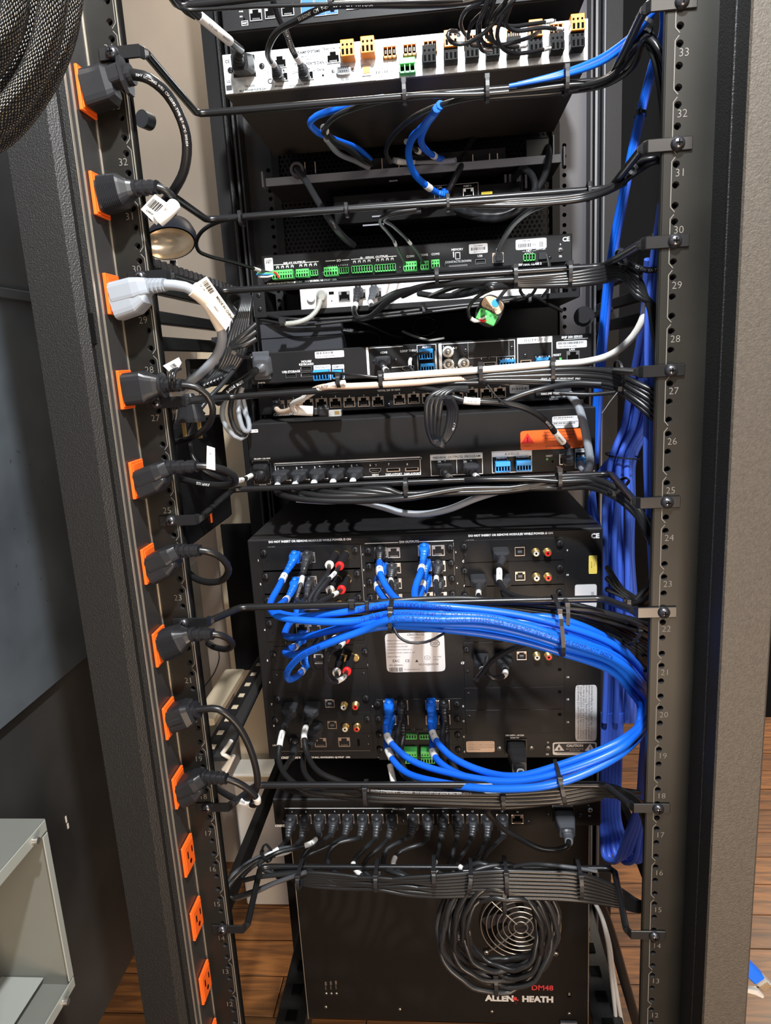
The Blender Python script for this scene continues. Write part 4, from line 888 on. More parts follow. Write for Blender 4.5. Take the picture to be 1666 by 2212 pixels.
# --- second power-over-network switch
d = Dev('network_switch', 'black network switch packed with sixteen cables below the switcher', 'network switch', .187, -.2195, .2195, .6125, .6525, .20, face='face_brown')
p2 = [(631, 1769), (661, 1769), (692, 1768), (723, 1768), (753, 1768), (785, 1768), (816, 1768), (847, 1768), (893, 1768), (925, 1768), (957, 1768), (989, 1768), (1021, 1768), (1052, 1768), (1085, 1768), (1118, 1769)]
d.rj45(*p2)
for i, (px, py) in enumerate(p2): d.t(px, py-15, str(i+1), 5, bold=.03)
d.line(616, 1746, 852, 1746, 1.4); d.line(895, 1746, 1126, 1746, 1.4); d.t(862, 1748, 'MAX 265W', 5.5); d.t(612, 1784, 'CRESTRON', 7, bold=.06, shear=.25); d.screw((612, 1775), (871, 1773), (1142, 1775), r=.0026)
d.sticker('serial_label', 1193, 1734, 1238, 1744, 'sticker', [(.1, .5, .4, 'BB 21-43186 A90101', 'LEFT'), (.8, .5, .5, 'bars.1', 'LEFT')]); d.put('inlet', k_inlet, 'power_inlet', 1218, 1758); d.screw((1185, 1760), (1254, 1760), r=.003, m='screw'); d.screw((1275, 1749), r=.0036, m='screw_bright', name='ground_screw'); d.t(1272, 1740, 'G', 4.5); d.t(1274, 1762, 'm', 7)
d.done()
# --- digital mixer rack at the bottom
d = Dev('mixer_rack', 'large black audio mixer unit with a chrome fan guard at the bottom', 'audio mixer', .262, -.2195, .2195, .205, .6090, .26, face='face_brown')
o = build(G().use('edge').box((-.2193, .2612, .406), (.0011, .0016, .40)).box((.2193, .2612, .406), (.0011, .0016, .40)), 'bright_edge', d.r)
c = P(1124, 1992, .262); RR = .060
build(G().use('hole').cyl(c+V((0, -.0003, 0)), c+V((0, -.0008, 0)), .057, n=40), 'fan_opening', d.r)
g = G().use('plastic').cyl(c+V((0, .0006, 0)), c+V((0, -.0012, 0)), .020, n=20)
for i in range(7):
    a = 2*math.pi*i/7; g.loft([c+V((.018*math.cos(a+t*.4), -.0012, .018*math.sin(a+t*.4)))*1 if 0 else c+V(((.018+.036*t)*math.cos(a+t*.5), -.0012, (.018+.036*t)*math.sin(a+t*.5))) for t in (0, .5, 1)], [(.012, .0012), (.018, .0012), (.022, .0012)], up=V((0, 1, 0)), n=8)
build(g, 'fan_rotor', d.r)
for k in range(7):
    r_ = .010+.0082*k; build(G().use('screw_bright').tube([c+V((r_*math.cos(2*math.pi*i/48), -.006-.004*(1-k/7), r_*math.sin(2*math.pi*i/48))) for i in range(49)], .0010, 6, caps=False), 'guard_ring', d.r)
for a in (45, 135, 225, 315):
    u = V((math.cos(R(a)), 0, math.sin(R(a)))); e = c+u*.0735
    build(G().use('screw_bright').tube([c+u*.008+V((0, -.0105, 0)), c+u*.056+V((0, -.0075, 0)), e+V((0, -.003, 0))], .0010, 6).cyl(e+V((0, -.001, 0)), e+V((0, -.003, 0)), .0035, n=12), 'guard_arm', d.r)
    inst('sc30b', lambda: k_screw(.0040, 'screw_bright'), 'screw', d.r, e+V((0, -.003, 0)))
d.t(1196, 2163-3, 'ALLEN   HEATH', 20, bold=.055, align='RIGHT'); d.t(1113, 2161, '&', 21, 'red_print', .06); d.t(1196, 2135, 'DM48', 18, 'red_print', .02, align='RIGHT')
d.box('lock_slot', 1230, 2149, 8, 12, .0004, 'hole', 0); d.box('lock_plate', 1230, 2147, 5, 7, .0010, 'screw_bright')
for px, py in ((704, 2175), (864, 2180), (1063, 2185), (1230, 2189)): d.screw((px, py), r=.0026, m='screw_bright')
for px in (704, 715, 726): d.box('vent_slot', px, 2124-(px-704)*.1, 4, 9, .0012, 'screw_bright', .0003); d.box('vent_link', px, 2134-(px-704)*.1, 1.5, 10, .0006, 'screw_bright', 0); d.screw((px+1, 2146), r=.0022, m='screw_bright')
d.box('rubber_foot', 1228, 2208, 36, 12, .006, 'cable_grey', .001)
d.done()
# ================================================================== blue cables of the large switcher
F = .1915
BL = dict(m='cable_blue', wpx=17, cat='cable')
# common right-hand run of the upper bundle: offsets by strand
def run_right(k, y0, y1, y2, y3, Y, tail):
    return [(845, y0, Y[0]), (950, y0+(y1-y0)*.35, Y[1]), (1050, y1, Y[1]), (1130, (y1+y2)/2-4, Y[1]), (1210, y2, Y[1]), (1320, y3, Y[2])]+tail
UB = [
 ('video uplink', (640, 1200), (617, 1238), [(602, 1268, .13), (586, 1298, .10), (585, 1318, .07), (606, 1333, .05), (700, 1343, .035), (770, 1341, .03)], (1326, 1333, 1375, 1412), [.022, .012, .03], [(1378, 1462, .06), (1403, 1505, .08), (1400, 1545, .07), (1345, 1612, .03), (1212, 1668, .02), (1110, 1688, .03), (980, 1672, .06), (885, 1640, .09), (838, 1595, .115), (833, 1572, .13)], ('L1', (842, 1518)), 'blue cable from the top-left module, looping back to the lower left output'),
 ('b2', (641, 1256), (622, 1292), [(606, 1306, .11), (592, 1318, .09), (640, 1332, .06), (730, 1324, .04)], (1306, 1319, 1350, 1390), [.035, .022, .04], [(1385, 1448, .07), (1406, 1500, .09), (1403, 1550, .08), (1350, 1622, .035), (1212, 1690, .012), (1090, 1704, .02), (960, 1692, .05), (870, 1664, .09), (838, 1620, .12), (836, 1600, .13)], ('L2', (843, 1548)), 'blue cable from the second-row left module, outermost strand of the loop'),
 ('b3', (650, 1314), (640, 1334), [(622, 1352, .12), (616, 1371, .10), (650, 1376, .07), (760, 1352, .035)], (1345, 1352, 1393, 1430), [.016, .010, .03], [(1368, 1475, .05), (1396, 1515, .07), (1392, 1552, .065), (1340, 1600, .035), (1212, 1652, .028), (1120, 1676, .035), (1050, 1668, .06), (975, 1634, .09), (938, 1592, .12), (930, 1568, .135)], ('L3', (932, 1517)), 'blue cable from the third left module, returning to the right lower output'),
 ('b4', (655, 1370), (640, 1396), [(626, 1402, .12), (616, 1410, .10), (640, 1414, .08), (700, 1392, .05), (780, 1362, .035)], (1352, 1370, 1409, 1448), [.035, .03, .045], [(1362, 1492, .06), (1385, 1530, .07), (1376, 1575, .06), (1320, 1625, .035), (1212, 1676, .034), (1120, 1692, .04), (1020, 1682, .06), (960, 1655, .09), (935, 1625, .12), (934, 1606, .13)], ('L4', (935, 1546)), 'blue cable from the fourth left module with lowest short return loop'),
 ('b5', (668, 1420), (655, 1448), [(640, 1462, .11), (625, 1468, .09), (621, 1452, .07), (650, 1418, .05), (720, 1386, .03), (790, 1360, .022)], (1338, 1340, 1382, 1420), [.008, .002, .02], [(1380, 1470, .05), (1404, 1520, .09), (1412, 1600, .13), (1412, 1700, .16)], None, 'blue cable from the fifth left module, crossing in front with long lettering'),
]
TXT = {0: ('1721 09-S0 IHNI COMMSCOPE 8-45 1901 5M 307 7139 S9 MS4', .22, 1.0, 1), 4: [('CONTACT RECOMMENDED CONN 80', .125, .9, 1), ('PLENUM B/C 24AWG, C(UL)US, E333250, CSA TYPE CMP 75C 0721 RoHS COMPLIANT 062574', .34, 1.05, 1)], 1: ('COMMSCOPE CABLE E353281 SUL 5M18 SMS', .30, .9, -1)}
for i, (nm, a, b, left, ys, Y, tail, low, lab) in enumerate(UB):
    pts = [(*b, .165)]+left+run_right(i, *ys, Y, tail)
    sl = [(.006, .014, 'J'+str(i+1)+' 04')] if i != 2 else []
    end = None
    if low: end = ('rj45', (*low[1], F), 'plug_blue'); sl.append((.975, .013, '2A'))
    cable('network_cable', lab, pts, start=('rj45', (*a, F), 'plug_blue'), end=end, sleeves=sl, txt=TXT.get(i), tc='print_blue', group='thick blue video cables looping over the switcher', **BL)
MB = [
 ('blue cable with black boot in the first upper centre output', (823, 1190), (820, 1214), [(822, 1240, .13), (836, 1270, .11), (866, 1300, .07), (930, 1318, .045)], 'plastic', 1338),
 ('blue cable hidden behind, second-row left of the upper centre outputs', (826, 1224), (816, 1250), [(817, 1272, .13), (830, 1292, .11), (858, 1312, .08), (930, 1330, .06)], 'plug_blue', 1356),
 ('blue cable with domed plug in the top right centre output', (917, 1184), (913, 1216), [(908, 1240, .12), (898, 1268, .10), (899, 1296, .07), (930, 1316, .045), (970, 1326, .04)], 'plug_blue', 1365),
 ('blue cable from the second-row right of the upper centre outputs', (920, 1216), (917, 1246), [(911, 1272, .13), (906, 1294, .11), (930, 1318, .08), (980, 1335, .06)], 'plug_blue', 1380),
 ('blue cable from the third-row right of the upper centre outputs', (922, 1249), (918, 1276), [(912, 1296, .13), (930, 1320, .10), (980, 1345, .07)], 'plug_blue', 1398),
]
for i, (lab, a, b, mid, col, y2) in enumerate(MB):
    pts = [(*b, .165)]+mid+[(1080, (y2+1330)/2-5, .05), (1210, y2, .045), (1320, y2+46, .06), (1385, y2+110, .10), (1410, y2+170, .14), (1408, y2+260, .18), (1400, 1680, .21), (1394+3*i, 1760, .22)]
    cable('network_cable', lab, pts, start=('rj45', (*a, F), col), sleeves=[(.03, .013, 'VA')], group='thick blue video cables looping over the switcher', **BL)
# ---- black cables of the switcher
def K(lab, pts, w=13, **k): return cable('cable', lab, pts, wpx=w, **k)
def toright(y0, y1, y2, y3, Y=.06, ye=None): return [(1000, y0, Y), (1110, (y0+y1)/2, Y), (1210, y1, Y), (1300, y2, Y+.005), (1365, (y2+y3)/2-2, Y+.02), (1415, y3, Y+.06)]
K('black cable with grey jacket from the first power-in plug, left column', [(655, 1238, .165), (650, 1262, .13), (642, 1290, .11), (652, 1304, .08), (760, 1306, .05), (850, 1298, .04)]+toright(1292, 1312, 1322, 1368, .05), 12, start=('rj45', (667, 1200, F)), sleeves=[(.03, .02, '23')], m='cable_dark', txt=('E232823 0.70 AWG', .07, .9, 1))
K('black cable from the second-row power-in plug, left column', [(661, 1292, .165), (655, 1300, .12), (680, 1310, .08), (850, 1304, .05)]+toright(1302, 1322, 1338, 1382, .055), 12, start=('rj45', (671, 1255, F)), m='cable_dark')
for i, (a, b, c_, y1) in enumerate((((848, 1226), (844, 1250), (846, 1262), 1332), ((852, 1259), (856, 1280), (856, 1290), 1340), ((947, 1220), (943, 1244), (943, 1262), 1346), ((949, 1254), (950, 1276), (946, 1288), 1352))):
    K('black cable from the %s power-in plug of the centre outputs' % ('upper left', 'lower left', 'upper right', 'lower right')[i], [(*b, .165), (*c_, .13), (c_[0]+10, 1296, .09), (c_[0]+60, 1306+i*3, .07), (1080, 1308+i*6, .06), (1210, y1, .055), (1310, y1+26, .07), (1370, y1+62, .09), (1418, y1+96, .12)], 12, start=('rj45', (*a, F)), sleeves=[(.02, .016, '')] if i in (0, 2) else (), m='cable_dark')
def rca_pair(lab, jl, jr, tl, tr, pl, pr, sl):
    for nm, j, t_, p_, c_, s_ in (('white', jl, tl, pl, 'ivory', ()), ('red', jr, tr, pr, 'red', sl)):
        K(lab % nm, [(*t_, .145)]+p_, 10, start=('rca', P(*j, F), c_), sleeves=s_, m='cable_dark', group='audio leads in the left modules')
rca_pair('%s-ringed audio lead of the top left module', (726, 1197), (748, 1196), (711, 1222), (733, 1224), [(709, 1236, .12), (697, 1254, .10), (674, 1285, .08), (668, 1304, .07), (720, 1312, .06), (850, 1312, .05), (1000, 1306, .05), (1210, 1330, .05), (1310, 1352, .07), (1418, 1418, .11)], [(722, 1240, .12), (706, 1256, .10), (683, 1287, .08), (680, 1303, .07), (730, 1309, .06), (850, 1309, .055), (1000, 1308, .05), (1210, 1336, .05), (1310, 1362, .07), (1418, 1428, .11)], [(.045, .016, 'VA1027')])
rca_pair('%s-ringed audio lead of the second-row left module', (730, 1249), (751, 1248), (713, 1276), (737, 1275), [(710, 1288, .12), (690, 1300, .09), (720, 1310, .07), (850, 1316, .055)], [(722, 1284, .12), (706, 1292, .10), (684, 1304, .08), (740, 1316, .06), (850, 1318, .06)], [(.10, .014, '')])
rca_pair('%s-ringed audio lead of the fourth left module', (737, 1354), (760, 1352), (724, 1383), (746, 1383), [(722, 1394, .12), (712, 1404, .11), (706, 1430, .10)], [(735, 1396, .12), (718, 1406, .11), (706, 1420, .10), (700, 1392, .09), (702, 1370, .08)], [(.12, .014, '')])
rca_pair('%s-ringed audio lead of the fifth left module, sagging lowest', (738, 1418), (760, 1416), (727, 1454), (749, 1452), [(727, 1464, .12), (718, 1473, .11), (706, 1466, .10), (702, 1440, .09), (708, 1405, .08)], [(740, 1466, .12), (722, 1474, .11), (706, 1470, .10), (703, 1440, .09), (704, 1400, .08), (700, 1370, .08)], [(.13, .018, 'AUX')])
K('dark cable curling below the blue strands beside the phono plugs', [(690, 1380, .12), (676, 1400, .12), (672, 1430, .13), (680, 1445, .14)], 12, m='cable_dark')
K('black video cable from the first right module input, labelled white', [(1078, 1222, .150), (1079, 1240, .13), (1079, 1256, .12), (1094, 1278, .10), (1130, 1292, .08), (1210, 1300, .06), (1310, 1324, .06), (1418, 1352, .11)], 13, start=('hdmi', (1081, 1190, F)), sleeves=[(.045, .020, 'VC07')])
K('black video cable from the second right module output', [(1034, 1276, .150), (1036, 1290, .12), (1060, 1302, .09), (1210, 1318, .07), (1310, 1344, .075), (1418, 1400, .12)], 12, start=('hdmi', (1033, 1248, F)), sleeves=[(.02, .014, '')])
K('black video cable from the second right module input', [(1086, 1278, .150), (1096, 1292, .12), (1210, 1308, .08), (1310, 1332, .08), (1418, 1376, .12)], 12, start=('hdmi', (1084, 1246, F)))
K('black video cable hanging at the fifth right module output', [(1043, 1446, .15), (1038, 1456, .14), (1030, 1468, .12)], 12, start=('hdmi', (1040, 1419, F)))
K('black cable end crossing the blank module slots', [(1180, 1378, .09), (1110, 1400, .10), (1060, 1430, .11), (1040, 1456, .12), (1028, 1470, .125)], 12)
K('black video cable with white label hooked under the fifth right module', [(1092, 1446, .150), (1090, 1458, .13), (1072, 1466, .12), (1056, 1460, .12), (1050, 1440, .13), (1054, 1420, .14)], 12, start=('hdmi', (1088, 1416, F)), sleeves=[(.14, .014, '')])
K('black video cable from the seventh left module output', [(614, 1570, .145), (606, 1600, .12), (602, 1640, .10), (622, 1680, .07), (670, 1708, .05), (790, 1716, .05), (900, 1722, .05), (1080, 1722, .05), (1210, 1712, .05), (1320, 1712, .06), (1400, 1740, .10)], 13, start=('hdmi', (631, 1524, F)), sleeves=[(.02, .022, '0-14-3D')])
K('black video cable from the seventh left module input', [(663, 1564, .145), (657, 1590, .12), (664, 1630, .10), (690, 1668, .07), (740, 1690, .055), (790, 1706, .04), (900, 1712, .04), (1080, 1714, .04), (1210, 1706, .04)], 13, start=('hdmi', (678, 1522, F)), sleeves=[(.02, .022, '0-16-22')], txt=('CABLE WITH ETHERNET   E246588   IN AWM STYLE 20276 80C 30V VW-1', .40, .8, 1))
K('black video cable from the eighth left module input', [(668, 1612, .145), (655, 1640, .12), (662, 1676, .09), (720, 1716, .06), (860, 1728, .05), (1080, 1738, .05), (1210, 1728, .05), (1300, 1708, .06), (1380, 1712, .10)], 13, start=('hdmi', (684, 1568, F)))
K('black network cable from the lowest left module', [(630, 1638, .15), (616, 1660, .12), (604, 1690, .10), (650, 1712, .07), (800, 1724, .06), (1000, 1740, .06), (1110, 1742, .06), (1210, 1730, .06)], 13, start=('rj45', (641, 1602, F)))
for i, (a, b, q) in enumerate((((869, 1520), (864, 1560), [(857, 1600, .14), (858, 1640, .12), (875, 1675, .10), (930, 1708, .08)]), ((871, 1553), (872, 1590), [(866, 1625, .15), (876, 1665, .12), (930, 1698, .10)]), ((959, 1519), (961, 1560), [(954, 1600, .14), (956, 1640, .12), (985, 1680, .10), (1060, 1712, .08)]), ((961, 1552), (966, 1586), [(966, 1615, .15), (978, 1650, .13), (1000, 1690, .10)]))):
    K('grey-black cable from the %s power-in plug of the lower centre outputs' % ('upper left', 'lower left', 'upper right', 'lower right')[i], [(*b, .165)]+q, 13, start=('rj45', (*a, F), 'cable_dark' if i == 2 else 'plastic'), m='cable_dark')
K('black lead with long white label hanging below the lower centre outputs', [(842, 1650, .13), (847, 1672, .12), (852, 1694, .11), (880, 1712, .08)], 12, sleeves=[(.02, .026, '23-001')], m='cable_dark')
K('black power cord plugged into the large switcher inlet', [(1125, 1668, .115), (1128, 1690, .10), (1140, 1716, .08), (1210, 1734, .07), (1300, 1722, .08)], 13, start=('iec', (1115, 1616, F), 'plastic_grey', .024, .020, .040), m='cable_black')
# lettered ties of the blue bundle
tie('wide black tie with long dangling tail around the blue bundle at left', 845, 1331, .024, 62, -4, 9, .034, hy=1, group=None)
K('long black tie tail curling over the pale rating label', [(852, 1358, .006), (862, 1376, .0), (885, 1388, -.003), (920, 1387, 0), (960, 1368, .02)], 6, m='plastic', group=None)
tie('left one of two upright ties round the blue bundle at right', 1205, 1350, .022, 118, 4, 8, .06)
tie('right one of two upright ties, over the black cables only', 1218, 1318, .045, 62, -2, 8, .05)
tie('black tie around the lower return of the blue loop', 1210, 1690, .022, 76, 10, 8, .046)
tie('black tie binding the black cables beside rail number 22', 1364, 1368, .07, 42, -40, 7, .035)
tie('small black tie at the right end of the blue bundle beside rail number 21', 1392, 1432, .08, 26, -50, 6, .03)
tie('black tie near the right tab of the bar above the blue bundle', 1354, 1303, .03, 16, -8, 7, .014)
tie('small black tie on the bar above the blue bundle, left of the wide tie', 762, 1303, .035, 20, 0, 10, .016)
tie('black tie beside the wide one over the blue bundle', 795, 1306, .035, 22, 0, 6, .018)
# ---- blue trunk that drops down the right side of the rack
BN = dict(m='cable_navy', wpx=13)
rr = random.Random(5)
NTH = ['leftmost', 'second', 'third', 'fourth', 'fifth', 'sixth', 'seventh', 'eighth', 'ninth']
for i in range(3):
    o = i-1
    cable('network_cable', ('left', 'middle', 'right')[i]+' blue cable of the thin bundle crossing the upper right gap', [(1428+5*o, -40, .08), (1436+4*o, 60, .10), (1412+4*o, 140, .12), (1384+4*o, 248, .14), (1352+5*o, 400, .16), (1322+6*o, 560, .19), (1304+6*o, 720, .21), (1292+6*o, 860, .24), (1284+5*o, 1000, .26)], group='thin blue bundle in the upper right gap', m='cable_blue' if i < 2 else 'cable_navy', wpx=12)
for i in range(9):
    a = 1352+i*7; b = 1322+i*6; c_ = 1306+i*8; Y = .24+.012*(i % 3)
    cable('network_cable', NTH[i]+' blue cable from the left in the thick bundle beside the switcher', [(1400+i*3, 560, .12), (1388+i*4, 700, .16), (a+8, 850, Y-.02), (a-4, 920, Y), (b+rr.uniform(-3, 3), 985, Y), (c_+rr.uniform(-4, 4), 1080, Y), (c_+rr.uniform(-5, 5), 1200, Y), (c_+2, 1300, Y), (c_+4, 1420, Y), (c_, 1560, Y)], group='thick blue bundle beside the switcher', **BN)
for i in range(3):
    cable('network_cable', ('right', 'middle', 'left')[i]+' straight blue cable running close along the right rail', [(1436-i*4, 440, .07), (1420-i*9, 640, .09), (1416-i*9, 850, .10), (1412-i*8, 1000, .10), (1412-i*5, 1130, .09), (1416-i*3, 1260, .07)], group='blue cables close to the right rail', **BN)
for i in range(3):
    cable('network_cable', ('upper', 'middle', 'lower')[i]+' blue cable fanning out just right of the orange notice', [(1352-i*3, 975, .25), (1320-i*5, 1000, .25), (1292-i*3, 1040, .26), (1272-i*2+i*9, 1090, .27), (1286+i*6, 1150, .27)], group='blue cables fanning beside the orange notice', wpx=8, m='cable_navy')
for i in range(6):
    x = 1296+i*7.5; e = 1330+i*13
    cable('network_cable', NTH[i]+' blue cable from the left in the deep U beside the lower switch', [(x+8, 1540, .25), (x+4, 1680, .25), (x+2, 1760, .25), (x+6+i, 1800, .24), (e-24, 1850+(i % 2)*8, .22), (e, 1858-(i % 3)*7, .20), (e+22-i*3, 1810-i*4, .18), (1398-(5-i)*4, 1740, .16), (1408-(5-i)*4, 1640, .12), (1412-(5-i)*3, 1540, .08)], group='blue cables in the deep U below', **BN)
tie('black tie around the upper right blue bundle', 1384, 248, .14, 17, 75, 6, .02, head=True)
tie('thin dark tie pulled around the thick blue bundle beside the notice sticker', 1345, 985, .25, 66, 82, 3, .045, head=False)
# ================================================================== upper cables
BF = .2895   # processor panel
K('black power cord with long white label into the silver processor', [(520, 108, .235), (500, 92, .20), (478, 74, .17), (452, 52, .15), (425, 30, .13), (400, 4, .11), (385, -30, .10)], 19, start=('iec', (530, 146, BF), 'plastic', .027, .021, .026), sleeves=[(.30, .062, '6121-0740 —— WP1-4216')])
K('black network cable curving from the processor over to the top bar', [(592, 140, .262), (580, 122, .235), (582, 98, .20), (600, 68, .17), (640, 45, .14), (680, 25, .125), (715, 13, .115), (800, 10, .112), (900, 10, .112), (1000, 4, .11), (1070, -16, .11)], 15, start=('rj45', (604, 166, BF)), sleeves=[(.002, .012, '')], txt=('1015ONY   CM   Y-E91963-Y   CM   AVTC-5e', .42, .9, 1), tc='print')
K('black network cable running straight up from the processor', [(648, 134, .262), (632, 108, .24), (620, 74, .22), (604, 42, .20), (592, 8, .18), (586, -20, .17)], 14, start=('rj45', (660, 164, BF)), sleeves=[(.01, .012, '')], txt=('CRESTRON CAT5E CM', .2, .8, 1), tc='print')
K('thin black cord descending left of the top network switch', [(372, -30, .10), (384, -6, .11), (395, 20, .12), (420, 38, .14)], 9)
K('black cable along the top bar with a pair of ties', [(360, -20, .06), (376, 6, .08), (400, 20, .105), (560, 14, .105), (800, 6, .105), (1000, 0, .105)], 8)
tie('black cable tie on the topmost bar over the blue filled ports', 716, 5, .108, 26, 0, 8, .014)
# loops of loudspeaker and microphone leads over the processor
LP = [
 ([(1196, 45, .24), (1150, 52, .20), (1100, 57, .17), (1076, 45, .15), (1080, 25, .14), (1100, -10, .12)], 'topmost'),
 ([(1216, 64, .25), (1170, 60, .20), (1112, 66, .17), (1092, 50, .15), (1098, 26, .14), (1112, -12, .12)], 'second'),
 ([(1165, 68, .25), (1140, 82, .20), (1090, 96, .18), (1060, 100, .18), (1040, 85, .16), (1036, 50, .15), (1050, 10, .13), (1062, -14, .12)], 'curling'),
 ([(1136, 99, .24), (1100, 101, .20), (1070, 92, .17), (1052, 78, .16), (1052, 50, .15), (1064, 14, .13), (1072, -14, .12)], 'mid-height'),
 ([(1190, 103, .24), (1150, 112, .20), (1110, 115, .18), (1084, 102, .16), (1074, 78, .15), (1080, 50, .14), (1096, 18, .13), (1120, -14, .12)], 'lowest'),
 ([(1062, 112, .24), (1040, 106, .19), (1032, 82, .17), (1034, 50, .15), (1050, 20, .13), (1056, -12, .12)], 'innermost'),
 ([(992, 76, .24), (985, 68, .19), (970, 70, .17), (968, 80, .17), (982, 94, .16), (1006, 94, .16), (1040, 76, .15), (1076, 40, .14), (1110, 0, .12), (1120, -16, .12)], 'far left curling'),
 ([(1010, 80, .22), (998, 62, .19), (996, 44, .17), (1008, 22, .15), (1036, 6, .14), (1060, 0, .13)], 'outer left looping'),
 ([(1048, 100, .24), (1018, 96, .20), (1012, 74, .17), (1020, 50, .16), (1040, 30, .15), (1060, 6, .13)], 'inner left looping'),
 ([(1098, 98, .24), (1066, 88, .18), (1060, 60, .16), (1070, 30, .14), (1090, 6, .13)], 'short upright'),
]
for i, (p_, nm) in enumerate(LP): cable('cable', nm+' thin black lead looping over the right half of the silver processor', p_, wpx=9, sleeves=[(.02, .020, 'C%d 1' % i)] if i in (0, 1, 3, 4, 6) else (), m='cable_dark' if i % 2 else 'cable_black', group='thin leads looped over the silver processor')
# bar below the processor
def along33(d, y=0): return [(870, 196+y, .150-d), (1052, 189+y, .148-d), (1222, 171+y, .145-d), (1300, 160+y, .135)]
K('upper black cable slung under the bar below the silver processor', [(800, 352, .44), (745, 318, .36), (715, 296, .28), (700, 282, .22), (740, 244, .17)]+along33(0, 14)+[(1345, 140, .12), (1392, 66, .08), (1420, 100, .07), (1440, 200, .08), (1446, 330, .09)], 13)
K('lower black cable slung under the bar below the silver processor', [(844, 350, .45), (834, 330, .40), (852, 290, .30), (910, 244, .20), (985, 218, .16), (1052, 206, .15), (1222, 190, .15), (1320, 166, .12), (1390, 90, .08), (1412, 120, .07), (1430, 220, .08), (1440, 380, .09)], 13)
K('black cable hidden behind the bar below the silver processor', [(722, 300, .27), (790, 345, .44)], 16, m='cable_grey') if 0 else None
K('third black cable slung deepest under the bar below the processor', [(1052, 212, .17), (1222, 198, .17), (1310, 182, .14), (1370, 140, .10), (1396, 80, .07), (1434, 130, .06), (1448, 260, .07), (1450, 420, .08)], 14)
K('grey-black pair of leads ending at the shelf lip', [(700, 276, .23), (712, 300, .27), (750, 320, .34), (790, 350, .44), (806, 356, .47)], 13, m='cable_dark', sleeves=[(.0, .012, '')])
K('second lead of the grey-black pair ending at the shelf lip', [(705, 300, .26), (730, 330, .33), (768, 348, .42), (796, 362, .46)], 11, m='cable_grey')
cable('network_cable', 'blue cable bent in a sharp hook under the silver processor', [(830, 212, .16), (790, 218, .17), (735, 234, .19), (682, 252, .21), (670, 266, .22), (684, 284, .24), (720, 300, .30), (775, 322, .40), (800, 344, .45)], m='cable_blue', wpx=14)
cable('network_cable', 'long blue cable hanging into the port under the pale grey lip', [(952, 226, .17), (918, 270, .22), (890, 300, .30), (883, 336, .36), (896, 376, .40), (925, 404, .43), (944, 416, .45)], m='cable_blue', wpx=15, end=('rj45', (960, 424, .4745), 'plug_blue'), sleeves=[(.90, .012, '')])
cable('network_cable', 'shorter blue cable ending above the pale grey lip', [(944, 234, .17), (922, 268, .24), (910, 298, .30), (918, 322, .38), (944, 340, .45), (956, 344, .47)], m='cable_blue', wpx=14, sleeves=[(.86, .010, '')])
K('black lead ending in a dark plug behind the long blue cable', [(878, 306, .36), (896, 322, .42), (914, 332, .46)], 11, sleeves=[(.7, .012, '')])
K('short black cable lying behind the pale grey lip', [(850, 346, .47), (880, 352, .48), (930, 352, .475), (985, 346, .46)], 12, sleeves=[(.05, .03, '')], m='cable_grey')
for i, (x0, y0) in enumerate(((1241, 152), (1310, 155), (1368, 128))):
    cable('network_cable', ('lower', 'middle', 'upper')[i]+' blue cable running up to the top right tab along the bar', [(1100+i*18, 186-i*4, .142), (1222, 162-i*4, .138), (1300, 136-i*7, .12), (1352, 100-i*7, .10), (1390, 58-i*4, .07), (1418, 20, .05), (1432, -30, .05)], m='cable_blue' if i != 1 else 'cable_navy', wpx=10, group='blue cables on the bar below the processor')
tie('leftmost tie on the bar below the silver processor', 874, 201, .145, 44, 0, 8, .020)
tie('middle tie on the bar below the silver processor', 1052, 194, .143, 46, 0, 8, .022)
tie('rightmost tie on the bar below the silver processor', 1222, 176, .14, 50, 0, 8, .024)
tie('tie gathering blue and black cables at the top right bend', 1388, 60, .07, 40, 60, 8, .03)
# cords in the recess
K('black cord running diagonally out of the round grommet', [(641, 366, .45), (660, 390, .42), (690, 440, .37), (722, 488, .34), (745, 515, .37), (764, 530, .40)], 15, m='cable_dark')
K('dark cord rising behind the yellow warning tag', [(1034, 282, .58), (1012, 318, .52), (996, 360, .47), (976, 398, .46), (964, 420, .47)], 14, m='cable_dark')
K('black power cord hanging from the upper right connector', [(1184, 318, .50), (1186, 345, .46), (1172, 390, .44), (1140, 432, .43), (1090, 462, .43), (1020, 462, .44), (985, 452, .46)], 15, m='cable_dark')
K('black power cord arching over the right side of the recess', [(1112, 382, .48), (1130, 366, .45), (1150, 380, .43), (1156, 408, .42), (1130, 448, .41), (1080, 472, .42), (1030, 470, .44), (990, 458, .46)], 15, m='cable_dark')
t = thing('power_connector', 'black power connector standing tall at the right of the recess', 'connector', P(1185, 325, .51))
build(G().use('plastic').box(P(1170, 325, .505)+V((-.006, .012, 0)), (.036, .03, .034), .002), 'body', t); build(G().use('rail_light').box(P(1198, 322, .505)+V((-.002, .004, 0)), (.0018, .02, .036)), 'bright_edge', t)
t = thing('power_connector', 'black power connector with grey clamp ears below the grey lip', 'connector', P(1108, 398, .50))
build(G().use('plastic').box(P(1110, 400, .50), (.024, .03, .026), .003), 'body', t)
for px in (1092, 1102, 1118, 1136): build(G().use('rail_grey').box(P(px, 394-(px-1092)*.06, .485), (.004, .006, .022), .001), 'clamp_ear', t)
